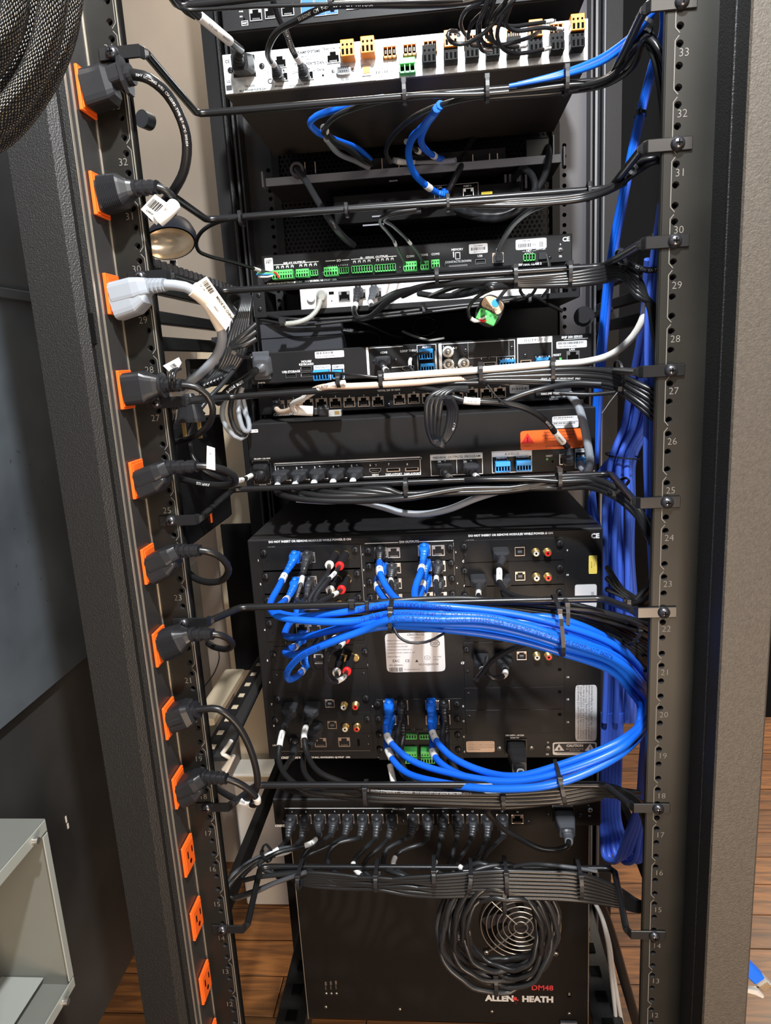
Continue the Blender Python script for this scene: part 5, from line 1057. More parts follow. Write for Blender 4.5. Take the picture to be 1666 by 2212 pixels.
# bar above the control processor
K('thin black cable along the bar above the green-terminal processor, looping to its relay block', [(598, 592, .388), (575, 588, .375), (548, 580, .34), (500, 566, .28), (448, 552, .22), (428, 540, .19), (424, 524, .18), (436, 500, .165), (470, 480, .15), (522, 470, .14), (750, 453, .138), (968, 440, .136), (1100, 432, .136), (1272, 417, .134), (1340, 390, .11), (1395, 344, .07), (1430, 346, .07), (1444, 420, .08)], 9, sleeves=[(.045, .018, '')])
for i, (c_, q) in enumerate((('print_green', [(596, 590, .386), (575, 590, .372), (556, 590, .365)]), ('blue_conn', [(594, 592, .386), (575, 592, .372), (554, 593, .365)]), ('sleeve', [(594, 594, .386), (578, 598, .372), (558, 598, .365)]), ('red', [(592, 588, .383), (598, 592, .378), (603, 600, .376)]))):
    cable('wire', ('green', 'teal blue', 'white', 'red')[i]+' bare conductor splayed out at the relay block', q, wpx=4, m=c_)
for i in range(3):
    K(('upper', 'middle', 'lower')[i]+' black cable bundled under the bar above the green-terminal processor', [(975+20*i, 446-i, .14), (1100, 436+i*4, .136), (1200, 428+i*5, .134), (1272, 418+i*5, .13), (1330, 398+i*4, .11), (1372, 366+i*4, .085), (1420, 342+i*3, .07), (1440+i*2, 370, .08), (1446, 520, .10)], 9 if i != 2 else 12)
K('black network cable climbing from the processor LAN socket to the bar', [(1078, 540, .36), (1090, 512, .30), (1120, 474, .22), (1165, 446, .16), (1230, 428, .14), (1290, 420, .13), (1350, 395, .10)], 13, start=('rj45', (1076, 558, .3945), 'plastic_grey'), m='cable_dark')
for i, (q, nm) in enumerate((([(877, 573, .386), (866, 552, .36), (858, 536, .33), (850, 518, .29), (836, 500, .24), (821, 480, .18), (826, 468, .15), (850, 459, .14), (900, 452, .138)], 'left'), ([(916, 571, .386), (904, 548, .36), (890, 530, .33), (874, 512, .29), (848, 488, .22), (830, 474, .17), (850, 463, .145), (910, 456, .14)], 'right'))):
    K(nm+' thin grey wire with white sleeve down to the serial terminals', q, 7, m='cable_dark', sleeves=[(.26 if i == 0 else .24, .016, '')])
for a in ((522, 474, 18, 'far left'), (750, 456, 16, 'left-of-centre'), (968, 440, 22, 'centre'), (1271, 416, 26, 'right'), ): tie(a[3]+' tie on the bar above the green-terminal processor', a[0], a[1], .14, a[2]+6, 0, 6, .016)
tie('tie at the right bend of the bar above the green-terminal processor', 1366, 364, .075, 22, 45, 7, .018)
# bar below the control processor
rows = ((1, 'first'), (2, 'second'), (3, 'third'), (4, 'fourth'), (5, 'fifth'))
ST = [(820, 648), (870, 640), (930, 640), (980, 634), (1040, 628)]
for i in range(5):
    K(rows[i][1]+' black cable of the bunch under the bar between processor and white device', [(ST[i][0], ST[i][1], .30-.01*i), (ST[i][0]+60, ST[i][1]-22, .20), (1060, 606+i*4, .155-.006*i), (1112, 602+i*4, .15), (1228, 592+i*6, .145), (1300, 580+i*7, .135), (1345, 575+i*6, .11), (1378, 600+i*10, .09), (1402+i*3, 660, .09), (1418+i*2, 760, .09), (1424, 860, .09), (1430, 960, .09)], 13)
K('black lettered cable passing behind the right tab beside number 29', [(1340, 560, .10), (1370, 575, .09), (1400, 584, .08), (1440, 580, .08)], 13, txt=('TO ONYX-TFX', .4, .9, 1), tc='print')
K('black network cable with white sleeve hooked under the white device', [(769, 656, .295), (765, 672, .27), (774, 688, .25), (800, 684, .23), (840, 650, .20), (900, 622, .17), (1000, 610, .15), (1112, 605, .14)], 13, start=('rj45', (776, 632, .3325)), sleeves=[(.01, .014, '')])
K('second black network cable leaving the white device', [(800, 652, .295), (806, 662, .27), (835, 648, .23), (880, 628, .19), (960, 614, .16), (1112, 607, .145)], 13, start=('rj45', (810, 630, .3325), 'plastic_grey'), sleeves=[(.01, .014, '')])
K('black cable crossing the white device at mid height', [(905, 634, .30), (950, 640, .27), (1000, 636, .24), (1060, 620, .19), (1112, 610, .15)], 14, m='cable_dark')
gg = cable('cable', 'grey-green cord with round plug in the white device', [P(693, 642, .31), P(688, 664, .30), P(672, 684, .295), P(645, 696, .29), P(614, 700, .29)], wpx=11, m='cable_greygreen')
build(G().use('cable_greygreen').rings((P(695, 638, .333), P(695, 642, .303)), [(0, .0075), (.016, .0075), (.024, .0062), (.030, .004)], 18), 'round_plug', gg)
K('long black cable tied along the front edge of the rack shelf', [(570, 680, .33), (612, 688, .315), (680, 690, .315), (800, 682, .315), (920, 668, .315), (1040, 655, .315), (1100, 648, .315), (1150, 640, .32), (1180, 655, .33), (1215, 672, .34)], 8)
K('thin black cable sagging just under the front edge of the rack shelf', [(560, 690, .33), (640, 702, .31), (760, 692, .31), (860, 682, .31), (980, 668, .31), (1100, 652, .315)], 7)
tie('small grey tie on the shelf edge below the white device centre', 916, 667, .31, 16, 0, 6, .012, m='plastic_grey'); tie('small grey tie on the shelf edge at right', 1144, 645, .315, 14, 0, 6, .012, m='plastic_grey'); tie('black tie holding the grey-green cord at the shelf corner', 612, 698, .288, 16, 0, 10, .014)
# serial adapter dongle
c = P(1058, 672, .22); t = thing('serial_adapter', 'small round-ended adapter with green screw terminal and blue dot', 'adapter', c)
M = Matrix.Rotation(R(28), 4, 'Y')
g = G().use('plastic').loft([c+V((0, .004, 0)), c+V((0, -.004, 0))], [(.030, .036)]*2, n=24, e=.75); g.v = [c+(M @ (v-c)) for v in g.v]; build(g, 'body', t)
g = G().use('sticker_warm').loft([c+V((0, -.004, .007)), c+V((0, -.0045, .007))], [(.026, .018)]*2, n=24, e=.8); g.v = [c+(M @ (v-c)) for v in g.v]; o = build(g, 'label', t)
g = G().use('blue_conn').cyl(c+V((.002, -.0045, .0105)), c+V((.002, -.005, .0105)), .0045, n=16); g.v = [c+(M @ (v-c)) for v in g.v]; build(g, 'blue_dot', o)
g = G().use('print_ink').text('RS422-232', c+V((0, -.0048, .004)), .003).text('5. G. R. T', c+V((0, -.0048, .0005)), .003); g.v = [c+(M @ (v-c)) for v in g.v]; build(g, 'print', o)
g = G().use('green').box(c+V((0, -.007, -.008)), (.023, .010, .013), .0006).use('green_dark')
for i in range(4): g.cyl(c+V((-.0085+.0057*i, -.0121, -.005)), c+V((-.0085+.0057*i, -.0124, -.005)), .0016, n=8)
g.v = [c+(M @ (v-c)) for v in g.v]; build(g, 'green_terminal', t)
K('black lead swinging down to the small adapter terminal', [(1070, 622, .19), (1036, 638, .20), (1014, 662, .21), (1013, 682, .21), (1026, 693, .212), (1040, 690, .213)], 8, sleeves=[(.80, .016, '')])
for i, c_ in enumerate(('red', 'sleeve')): cable('wire', ('red', 'white')[i]+' conductor curled into the small adapter terminal', [(1034, 689+i*3-4, .213), (1042, 694-i*6, .205), (1050, 692-i*8, .206)], wpx=5, m=c_)
K('grey-black lead rising from the top of the small adapter', [(1072, 652, .22), (1086, 634, .20), (1100, 616, .17)], 8, m='cable_dark')
K('short black loop hanging in front of the right end of the white device', [(1128, 612, .17), (1124, 628, .18), (1134, 640, .185), (1150, 636, .18), (1160, 616, .17)], 7)
K('black lead dropping past the right end of the white device', [(1184, 608, .17), (1184, 624, .19), (1172, 640, .22)], 7)
K('stiff black lead with power jack into the control processor', [(1182, 552, .375), (1186, 566, .34), (1188, 586, .25), (1190, 600, .17)], 7, m='cable_dark')
for a in ((944, 597, 26, 'left'), (1112, 598, 44, 'middle'), (1228, 594, 50, 'right')): tie(a[3]+' tie on the bar above the white device', a[0], a[1], .145, a[2], 0, 8, .03)
tie('tie at the right bend of the bar above the white device', 1342, 562, .10, 44, 15, 6, .03, head=False)
for s, px, py in ((1, 1262, 684),):
    t = thing('rubber_stopper', 'small round black stopper on the right rack side beside the blue cable', 'stopper', P(px, py, .40)); build(G().use('plastic').cyl(P(px, py, .37), P(px, py, .42), .014, n=18).cyl(P(px, py, .365), P(px, py, .37), .009, n=18), 'body', t); build(G().use('rail_grey').cyl(P(1275, 684, .39), P(1320, 668, .42), .004), 'stem', t)
# power adapter leads
K('thin black lead from the power adapter strain relief', [(740, 714, .345), (770, 718, .35), (800, 716, .37), (820, 728, .39), (822, 745, .40)], 5, m='cable_dark')
build(G().use('plastic').rings((P(738, 716, .352), P(778, 716, .352)), [(0, .005)]+[(.003+.002*i, .0052 if i % 2 else .0038) for i in range(9)]+[(.022, .002)], 14), 'strain_relief', ADP)
K('thin black lead drooping behind the power adapter', [(740, 690, .36), (790, 700, .36), (840, 722, .38), (870, 730, .40)], 6)
K('pale lead end lying behind the recorder top', [(870, 716, .40), (900, 728, .38), (930, 735, .36), (960, 730, .36)], 6, m='cable_greygreen')
K('dark coil of spare lead behind the recorder top', [P(918, 705, .45)+V((.018*math.cos(t_*.7), .01*math.sin(t_*.3), .014*math.sin(t_*.7))) for t_ in range(18)], 6)
# bar across the recorder
cable('cable', 'thick white cable sweeping along the bar across the recorder', [(1400, 640, .10), (1392, 680, .10), (1368, 726, .11), (1320, 766, .13), (1260, 782, .145), (1192, 786, .145), (1100, 794, .145), (1000, 802, .145), (900, 809, .145), (830, 814, .145)], wpx=15, m='cable_white')
cable('network_cable', 'tan lettered network cable with white end curling into port 1', [(598, 884, .270), (606, 890, .25), (630, 884, .22), (668, 850, .18), (700, 836, .15), (760, 834, .145), (840, 830, .145), (930, 824, .145), (1010, 816, .15)], wpx=14, m='cable_tan', start=('rj45', (602, 878, .3045), 'plastic'), txt=('— CPHST   CAT-6 PATENT PENDING   CAT-6 UTP', .22, .8, 1), tc='print_ink')
K('loose white network cable ending in a clear plug', [(745, 826, .14), (700, 836, .15), (660, 858, .17), (630, 876, .20), (638, 888, .21), (655, 888, .22)], 11, m='cable_white')
t = thing('network_plug', 'loose black network plug with clear tip pointing right', 'plug', P(700, 888, .22)); a, b = P(634, 886, .215), P(676, 888, .22)
build(G().use('sleeve').tube([a, a.lerp(b, .5), b], .0062, 12), 'label_sleeve', t, 'white wrap-around label'); b2 = P(692, 888, .22); e = P(712, 889, .22)
build(G().use('plastic').loft([b, b.lerp(b2, .33), b.lerp(b2, .66), b2, b2+(e-b2)*.02, e], [(.008, .008), (.010, .010), (.009, .009), (.012, .012), (.013, .012), (.013, .012)], n=14, e=.4).sphere(P(704, 880, .218), .004), 'boot', t); build(G().use('clear').box(P(724, 892, .22), (.016, .011, .008), .0006), 'clear_tip', t)
build(G().use('gold').box(P(730, 894, .22)+V((0, -.0045, .002)), (.006, .003, .004)), 'contacts', t)
K('thin black lead lying on the bar across the recorder', [(676, 808, .20), (720, 806, .16), (770, 810, .145), (830, 816, .145), (1000, 806, .146)], 7)
K('black power cord entering the recorder at left', [(553, 800, .245), (540, 812, .22), (520, 826, .20), (495, 842, .18), (470, 870, .19)], 17, start=('iec', (568, 790, .268), 'plastic_grey', .026, .026, .012), txt=('E47.98 MPS', .5, .8, 1), tc='print')
K('black video cable leaving the recorder input', [(832, 798, .235), (840, 806, .20), (848, 820, .16), (900, 826, .15)], 13, start=('hdmi', (829, 778, .2695)), sleeves=[(.01, .012, '')])
K('black lead from the upper blue audio block of the recorder', [(925, 762, .258), (905, 764, .24), (888, 772, .235), (886, 790, .225), (896, 806, .19), (905, 815, .16)], 7, sleeves=[(.30, .014, '')])
for i in range(6):
    x0 = (940, 960, 1000, 1060, 1100, 880)[i]
    K(('first', 'second', 'third', 'fourth', 'fifth', 'sixth')[i]+' black cable fanning under the bar across the recorder', [(x0, 822+i*2, .15), (1038, 812+i*3, .148), (1120, 806+i*4, .145), (1192, 800+i*6, .142), (1270, 798+i*7, .13), (1330, 806+i*7, .11), (1372, 826+i*9, .09), (1412, 846+i*12, .08), (1432, 862+i*12, .08)], 10 if i % 2 else 13, txt=('AN14  AWM  2C-RG62-WHC  JM62', .35, .8, 1) if i == 3 else None, tc='print')
for i in range(4):
    x = 925+i*13
    K(('outermost left', 'left inner', 'right inner', 'outermost right')[i]+' hanging loop of the tied coil over the video scaler', [(1010, 838+i*2, .14), (960+i*6, 842, .13), (926+i*10, 862, .125), (922+i*9, 905, .13), (928+i*6, 940, .14), (942+i*3, 962, .145), (955+i*3, 952, .145), (967+i*5, 920, .14), (970+i*5, 880, .13), (960+i*4, 858, .12)], 11, m='cable_dark', txt=('HS-1 P', .72, .9, 1) if i == 3 else None, tc='print')
tie('tie pinching the bottom of the hanging coil over the scaler', 952, 958, .135, 26, 60, 8, .022); tie('thin tie around the top of the hanging coil', 951, 856, .118, 24, 80, 3, .022, head=False)
K('black network cable with white label hanging to the scaler network socket', [(1226, 966, .195), (1204, 940, .17), (1176, 906, .15), (1140, 884, .14), (1096, 872, .135), (1050, 868, .13), (1010, 866, .13), (985, 860, .13), (950, 846, .14), (900, 836, .15)], 14, start=('rj45', (1224, 990, .2345), 'plastic_grey'), sleeves=[(.07, .026, 'NETWORK'), (.66, .018, '29-19-001')], txt=('CARRIR', .24, .8, 1), tc='print')
cable('cable', 'thick pale grey cable dropping down to the remote socket of the scaler', [(1230, 852, .20), (1246, 870, .19), (1260, 910, .185), (1270, 960, .18), (1275, 1000, .18), (1268, 1018, .19), (1258, 1012, .21), (1254, 1002, .222)], wpx=18, m='cable_grey')
K('black cable passing low under the bar across the recorder', [(1090, 868, .14), (1130, 852, .14), (1180, 838, .14), (1240, 828, .13), (1300, 830, .12)], 13, m='cable_dark')
K('dark lettered cable crossing beside the pale grey cable', [(1160, 852, .13), (1200, 850, .12), (1280, 852, .11), (1340, 846, .10), (1400, 840, .09)], 9, txt=('RS062-JMS  TEEC', .05, .9, 1), tc='print')
t = thing('cable_tie', 'long thin tie tail pointing down left beside number 27', 'cable tie', P(1342, 838, .09)); build(G().use('screw_bright').box(P(1340, 840, .09), (.004, .003, .005), .0005), 'head', t); build(G().use('dark_steel').tube([P(1338, 843, .09), P(1318, 868, .088), P(1301, 893, .086)], .0008, 6), 'tail', t)
K('thin black tie tail slanting over the network ports', [(1054, 832, .14), (1074, 858, .13), (1098, 876, .12)], 4)
for a in ((733, 822, 26, 'far left'), (824, 820, 34, 'left'), (1038, 806, 44, 'centre'), (1192, 800, 52, 'right')): tie(a[3]+' tie on the bar across the recorder', a[0], a[1], .145, a[2], 0, 8, .022)
tie('tie at the right end of the bar across the recorder', 1338, 806, .10, 50, 10, 5, .03, head=False)
# bar under the scaler inputs
IN = [((611, 1023), (600, 1048)), ((651, 1022), (638, 1046)), ((690, 1020), (679, 1042)), ((730, 1019), (720, 1040)), ((770, 1017), (763, 1038))]
for i, (a, b) in enumerate(IN):
    d_ = i*34; yy = (1072, 1066, 1062, 1058, 1056)[i]
    pts = [(*b, .200), (b[0]-2, b[1]+14, .18), (b[0]+18, yy, .16), (b[0]+70, yy+8-i*2, .15)]+([(780, 1082, .145), (877, 1076, .14)] if i == 0 else [(877, 1066+i, .15)])+[(1000, 1056+(i % 2)*8, .15), (1100, 1054+(i % 2)*6, .15), (1207, 1036+(i % 3)*9, .145), (1270, 1034+(i % 3)*9, .135), (1320, 1048+(i % 3)*10, .11), (1366, 1082+(i % 3)*10, .09), (1396, 1130+i*5, .08), (1412, 1180, .09), (1404, 1260, .10), (1375, 1296, .10)]
    K('black video cable in the '+('first', 'second', 'third', 'fourth', 'fifth')[i]+' numbered scaler input from the left', pts, 14, start=('hdmi', (*a, .2345)), sleeves=[(.001, .011, '')], group='video cables of the scaler inputs')
for i, (a, b) in enumerate((((961, 1010), (968, 1028)), ((1017, 1008), (1026, 1026)))):
    K('black video cable in the scaler %s output' % ('preview', 'program')[i], [(*b, .205), (b[0]+12, b[1]+8, .18), (b[0]+60, b[1]+8, .15), (1150, 1036, .145), (1207, 1040, .14), (1280, 1040, .13), (1330, 1062, .105), (1376, 1100, .085), (1402, 1150, .08), (1410, 1220, .09)], 12, start=('hdmi', (*a, .2345)), sleeves=[(.001, .016, 'VA')])
cable('cable', 'thick grey cable sagging lowest below the scaler', [(640, 1078, .16), (700, 1082, .17), (770, 1082, .18), (830, 1096, .18), (870, 1108, .18), (920, 1110, .18), (970, 1100, .175), (1030, 1076, .165), (1090, 1058, .155), (1140, 1050, .15)], wpx=15, m='cable_grey')
tie('left tie on the bar under the scaler inputs', 877, 1054, .145, 40, 0, 8, .022, hy=.2); tie('right tie on the bar under the scaler inputs', 1207, 1032, .142, 44, 0, 8, .024); tie('tie at the right bend of the bar under the scaler', 1337, 1050, .10, 46, -50, 6, .026, hy=-1)
for i in range(3): K(('upper', 'middle', 'lower')[i]+' black cable curving behind the right tab beside number 23', [(1312, 1225+i*24, .19), (1340, 1268+i*8, .16), (1368, 1290+i*6, .12), (1392, 1310+i*6, .10)], 13)
for i in range(3): K(('long', 'medium', 'short')[i]+' black cable curving down behind rail numbers 24 to 23', [(1404-i*6, 1120, .09), (1416-i*3, 1180, .08), (1418, 1250, .08), (1404-i*3, 1292, .09), (1378-i*4, 1304, .10)], 12)
# ================================================================== lower network switch and mixer
G2 = .1865
PN = 'first second third fourth fifth sixth seventh eighth ninth tenth eleventh twelfth thirteenth fourteenth fifteenth'.split()
endp = [(622, 1812), (652, 1812), (690, 1803), (714, 1805), (744, 1808), (777, 1810), (811, 1812), (838, 1812), (885, 1808), (922, 1812), (953, 1812), (988, 1812), (1018, 1810), (1052, 1812), (1088, 1808)]
paths = [[(600, 1835, .13), (575, 1850, .12), (540, 1868, .11), (505, 1900, .10), (490, 1925, .09), (500, 1938, .09), (540, 1928, .09), (600, 1905, .09), (645, 1890, .085)],
 [(625, 1838, .13), (585, 1850, .12), (545, 1872, .11), (520, 1900, .10), (560, 1894, .09), (650, 1884, .085)],
 [(672, 1822, .13), (640, 1832, .125), (600, 1842, .12), (560, 1868, .10), (600, 1890, .09), (700, 1888, .085)],
 [(690, 1820, .14), (670, 1830, .13), (655, 1850, .12), (655, 1868, .11)],
 [(725, 1820, .14), (700, 1832, .13), (662, 1850, .12), (654, 1870, .105)],
 [(772, 1812, .14), (730, 1822, .13), (710, 1842, .12), (710, 1868, .105)],
 [(796, 1826, .13), (780, 1842, .12), (766, 1858, .11), (764, 1872, .10)],
 [(820, 1832, .13), (798, 1850, .12), (788, 1864, .11), (784, 1876, .10)],
 [(862, 1820, .14), (836, 1834, .13), (830, 1852, .12), (830, 1874, .10)],
 [(910, 1824, .13), (882, 1832, .125), (858, 1846, .12), (850, 1872, .10)],
 [(948, 1832, .13), (944, 1852, .12), (940, 1874, .10)],
 [(980, 1836, .13), (976, 1856, .12), (972, 1872, .10)],
 [(1008, 1832, .13), (996, 1850, .12), (988, 1866, .10)],
 [(1042, 1832, .13), (1034, 1850, .12), (1026, 1866, .10)],
 [(1066, 1828, .13), (1052, 1842, .12), (1046, 1866, .10)]]
SL = {0: .12, 2: .08, 6: .42, 9: .42, 10: .35, 12: .5, 13: .75, 1: .14}
for i in range(15):
    tail = [] if i < 3 else [(paths[i][-1][0]+30, 1888+(i % 4)*5, .085), (paths[i][-1][0]+120, 1898+(i % 5)*6, .08)]
    K('black network cable in the '+PN[i]+' port from the left of the lower network switch', [(*endp[i], .155)]+paths[i]+tail, 10 if i != 8 else 11, start=('rj45', (p2[i][0], p2[i][1], G2), 'plug_dark', True, 'plug', 1.12), m='cable_dark', sleeves=[(SL[i], .020, '')] if i in SL else (), group='network cables of the lower switch')
K('black power cord arching under the right ports of the lower switch', [(1229, 1818, .13), (1226, 1828, .12), (1205, 1836, .12), (1170, 1834, .12), (1130, 1816, .12), (1090, 1792, .11), (1066, 1770, .10), (1052, 1750, .08), (1070, 1738, .06)], 12, start=('iec', (1218, 1764, G2), 'plastic_grey', .026, .020, .028), m='cable_black')
for i in range(4):
    K(('first', 'second', 'third', 'fourth')[i]+' black cable strapped under the bar below the large switcher', [(700+40*i, 1706+i*4, .05), (790, 1708+i*6, .042), (900, 1710+i*7, .042), (1086, 1712+i*8, .044), (1210, 1706+i*8, .044), (1290, 1696+i*7, .05), (1340, 1706+i*5, .06), (1376, 1728+i*4, .07), (1394, 1780, .08), (1398+i*3, 1880, .09), (1404, 1960, .09)], 13)
for a in ((791, 1712, 46, 'left'), (1086, 1724, 36, 'middle')): tie(a[3]+' tie on the bar just below the large switcher', a[0], a[1], .04, a[2], 0, 8, .024)
tie('small tie threaded through the right rail beside number 17', 1408, 1820, .02, 8, 0, 6, .03, head=False)
# bunch on the lowest bar
rr = random.Random(11)
for i in range(8):
    j = i*7.0
    K(('topmost', 'second', 'third', 'fourth', 'fifth', 'sixth', 'seventh', 'lowest')[i]+' black cable from the top in the thick bunch on the lowest bar', [(575+i*6, 1884+rr.uniform(-3, 10), .10), (650, 1884+j*.5, .085), (740, 1890+j*.55+rr.uniform(-3, 3), .08), (815, 1896+j*.5+rr.uniform(-5, 6), .075), (880, 1896+j*.7+rr.uniform(-7, 7), .072), (940, 1892+j*.9, .07), (1015, 1886+j*1.0, .07), (1088, 1882+j*1.15, .068), (1180, 1884+j*1.15, .07), (1250, 1888+j*1.15, .07), (1330, 1916+j*.8, .075), (1390, 1950+j*.3, .07), (1406, 1900-j, .07)], 10, m='cable_black', group='black cable bunch on the lowest bar')
K('grey-tinted cable resting on top of the bunch on the lowest bar', [(1090, 1876, .09), (1150, 1866, .085), (1220, 1872, .08), (1290, 1882, .08)], 9, m='plastic_grey')
K('pale grey looped cable swinging out left of the mixer unit', [(660, 1884, .08), (600, 1905, .085), (545, 1930, .09), (505, 1940, .095), (488, 1925, .10), (495, 1900, .11), (530, 1868, .12), (590, 1838, .13), (640, 1828, .13)], 9, m='plastic_grey')
for a in ((650, 1888, 36, 0, 'far left'), (815, 1890, 44, 0, 'left'), (1092, 1890, 60, 0, 'right'), (1250, 1898, 66, 0, 'far right'), (938, 1880, 44, 0, 'left-of-centre'), (1013, 1892, 52, 10, 'centre')): tie(a[4]+' tie on the lowest bar', a[0], a[1], .078, a[2], a[3]*-1, 8, .04)
tie('small black tie knotting the leads left of the mixer unit', 577, 1843, .115, 30, 30, 6, .02)
# the coil
cc = P(1074, 2008, .085)+V((0, 0, .004))
for k in range(3):
    pts = []; r0 = .0715-.0098*k; n = 112
    for i in range(n+1):
        a = 2*math.pi*i/28 + k*.7; w_ = 1+.035*math.sin(i*.9+k*2)+.02*math.sin(i*2.3); rx = (r0-.0027*(i/28))*w_
        pts.append(cc+V((rx*math.cos(a)+.004*math.sin(i*.11+k)+.0035*k, -.004+.010*math.sin(i*.37+k*1.3)-.003*k, rx*1.22*math.sin(a)+.0035*math.cos(i*.17)+.004*k-.002)))
    cable('coiled_cable', ('outer turns of the black coil hanging before the fan guard', 'middle turns of the black coil hanging before the fan guard', 'inner turns of the black coil hanging before the fan guard')[k], pts, r=.0034, m='cable_dark' if k == 0 else 'cable_black', txt=[(('CSA (UL) UTP CDFD CONNECT', 'NEL/COM/CONNECT', 'CAT5E UTP')[k], (.62, .61, .60)[k], .9, 1)], tc='print')
tie('black tie at the bottom of the hanging coil', 1070, 2110, .085, 58, 0, 8, .036); tie('black tie hanging the coil from the bar, above the fan guard', 1088, 1928, .082, 76, 0, 8, .036)
# things on the floor to the right
for i in range(2): cable('cable', ('left', 'right')[i]+' white cable running down to the floor right of the mixer unit', [(1284, 1948, .30), (1298, 1975, .30), (1312+i*3, 2030, .30), (1320+i*5, 2100, .31), (1332+i*12, 2212, .33), (1340+i*16, 2290, .34)], wpx=9, m='cable_white')
K('broad black strap leaning beside the white cables', [(1290, 1935, .33), (1318, 2010, .33), (1350, 2120, .34), (1390, 2260, .36)], 22)
# ================================================================== power plugs in the strip
def pplug(lab, i, style, m='plastic', px_end=275, w_=.026, h_=.030, neck=None, cab=None, wpx=16, cm='cable_black', extra=None, clab=None, sleeves=(), txt=None, tc='print', dz=0):
    z = OZ[i]; p0 = V((-.2504, -.0185, z+dz)); tgt = PX(px_end[0], px_end[1], 0) if 0 else P(px_end[0], px_end[1], -.022)
    t = thing('power_lead', lab, 'power cord', p0, 'power cords plugged into the strip')
    L = tgt.x-p0.x; d = V((1, 0, (tgt.z-p0.z)/L)).normalized(); up = V((0, 0, 1)); g = G().use(m)
    def at(f, y=0, zz=0): return p0+d*(L*f)+V((0, y, zz))
    if style == 'flange':
        g.loft([at(0), at(.02), at(.48), at(.60)], [(w_, h_)]*2+[(w_*.96, h_*.96), (w_*.62, h_*.72)], up=up, n=18, e=.35)
        g.loft([at(.45, 0, .004), at(.80, 0, .005), at(.82, 0, .005)], [(w_*.72, h_*.50)]*3, up=up, n=16, e=.4)
        g.loft([at(.80, 0, .003), at(.88, 0, .003)], [(w_*.85, h_*1.05)]*2, up=up, n=8, e=.9)
        g.loft([at(.88, 0, .003), at(.93, 0, .003), at(1, 0, .003)], [(.0155, .0155), (.0165, .0165), (.0165, .0165)], up=up, n=18, e=1); e = at(1, 0, .003); nn = 0
    elif style == 'ribbed':
        n = 24; pts = [at(0)]; sz = [(w_*.9, h_)]
        for k in range(n): pts.append(at(.06+.60*k/n)); sz.append((w_*(1 if k % 2 else .90), h_*(1 if k % 2 else .93)*(1-.12*(k/n)**2)))
        pts += [at(.70), at(.86), at(1)]; sz += [(w_*.9, h_*.78), (w_*.62, h_*.52), (.0125, .0125)]
        g.loft(pts, sz, up=up, n=20, e=.5); e = at(1)
    elif style == 'round':
        g.loft([at(0), at(.02), at(.50), at(.62), at(.78), at(.92), at(1)], [(w_, h_*.98)]*3+[(w_*.92, h_*.8), (w_*.8, h_*.66), (w_*.60, h_*.52), (.014, .014)], up=up, n=20, e=.4); e = at(1)
        g.cyl(at(.93, 0, 0), at(1.0, 0, 0), .0115, .0115, n=20)
    elif style == 'slab':
        g.loft([at(0), at(.03), at(.70), at(.92), at(1)], [(w_, h_*.85)]*3+[(w_*.85, h_*.72), (w_*.6, h_*.6)], up=up, n=20, e=.38); g.loft([at(.1, -.0015, 0), at(.62, -.0015, 0)], [(w_, h_*.32)]*2, up=up, n=16, e=.5); e = at(1)
        g.cyl(at(.98), at(1.06), .0075, n=18).cyl(at(1.10), at(1.16), .0092, n=20); e = at(1.14)
    else:
        g.loft([at(0), at(.03), at(.62), at(.82), at(1)], [(w_, h_*.55), (w_, h_*.58), (w_, h_*.58), (w_*.9, h_*.50), (.014, .014)], up=up, n=20, e=.4)
        g.loft([at(0, 0, -h_*.28), at(.55, 0, -h_*.26), at(.80, 0, -h_*.20), at(.9, 0, -h_*.1)], [(w_*.94, h_*.75), (w_*.94, h_*.70), (w_*.85, h_*.48), (w_*.5, h_*.2)], up=up, n=20, e=.45); e = at(1, 0, 0)
    build(g, 'plug_body', t)
    if neck:
        nx = P(neck[0], neck[1], -.022); n = neck[2]; dd = (nx-e); pts = []; sz = []
        for k in range(n*2+1):
            for q in (0, .85): 
                if k == n*2 and q: break
                pts.append(e+dd*((k+q)/(n*2+1e-6) if (k+q) < n*2 else 1)); s_ = (.0135-.0025*k/(n*2)) if k % 2 == 0 else .0098; sz.append((s_, s_))
        build(G().use(m).loft(pts, sz, up=up, n=14, e=.7), 'strain_relief', t); e = nx
    sp = spline([e]+[P(*c) for c in cab]); r = wpx/2*mpp(sp[len(sp)//2]); cj = build(G().use(cm).tube(sp, r, 12), 'cord', t)
    for f, l, s_ in sleeves:
        q = [arc_at(sp, f*length(sp)+l*k/6)[0] for k in range(7)]; o = build(G().use('sleeve').tube(q, r*1.12, 12), 'label_sleeve', t, 'white wrap-around label')
        if s_: build(G().use('print_ink').text(s_, V((0, 0, 0)), r*.6, fn=on_tube(sp, r*1.14, f*length(sp)+l*.5, 1)), 'print', o)
    if txt: build(G().use(tc).text(txt[0], V((0, 0, 0)), r*txt[2], fn=on_tube(sp, r, txt[1]*length(sp), txt[3]), align='LEFT'), 'cord_print', cj)
    return t
pplug('black flanged power plug in the topmost orange outlet', 0, 'flange', px_end=(285, 165), cab=[(322, 170, -.025), (362, 204, -.01), (392, 258, .0), (404, 312, .01), (398, 368, .02), (378, 408, .03), (352, 440, .05), (330, 470, .08)], wpx=21, clab='thick black power cord arcing from the topmost plug', txt=('300V  LONGWELL  CSA  152192  TYPE  SJT  60°C  3X0.824', .05, .45, 1))
pplug('black finely ribbed power plug in the second orange outlet', 1, 'ribbed', px_end=(288, 405), neck=(340, 404, 3), cab=[(356, 410, -.02), (372, 424, -.015), (380, 442, -.005), (376, 458, .01), (360, 470, .03)], wpx=15, clab='short black cord bending into the barcode tag below the second plug')
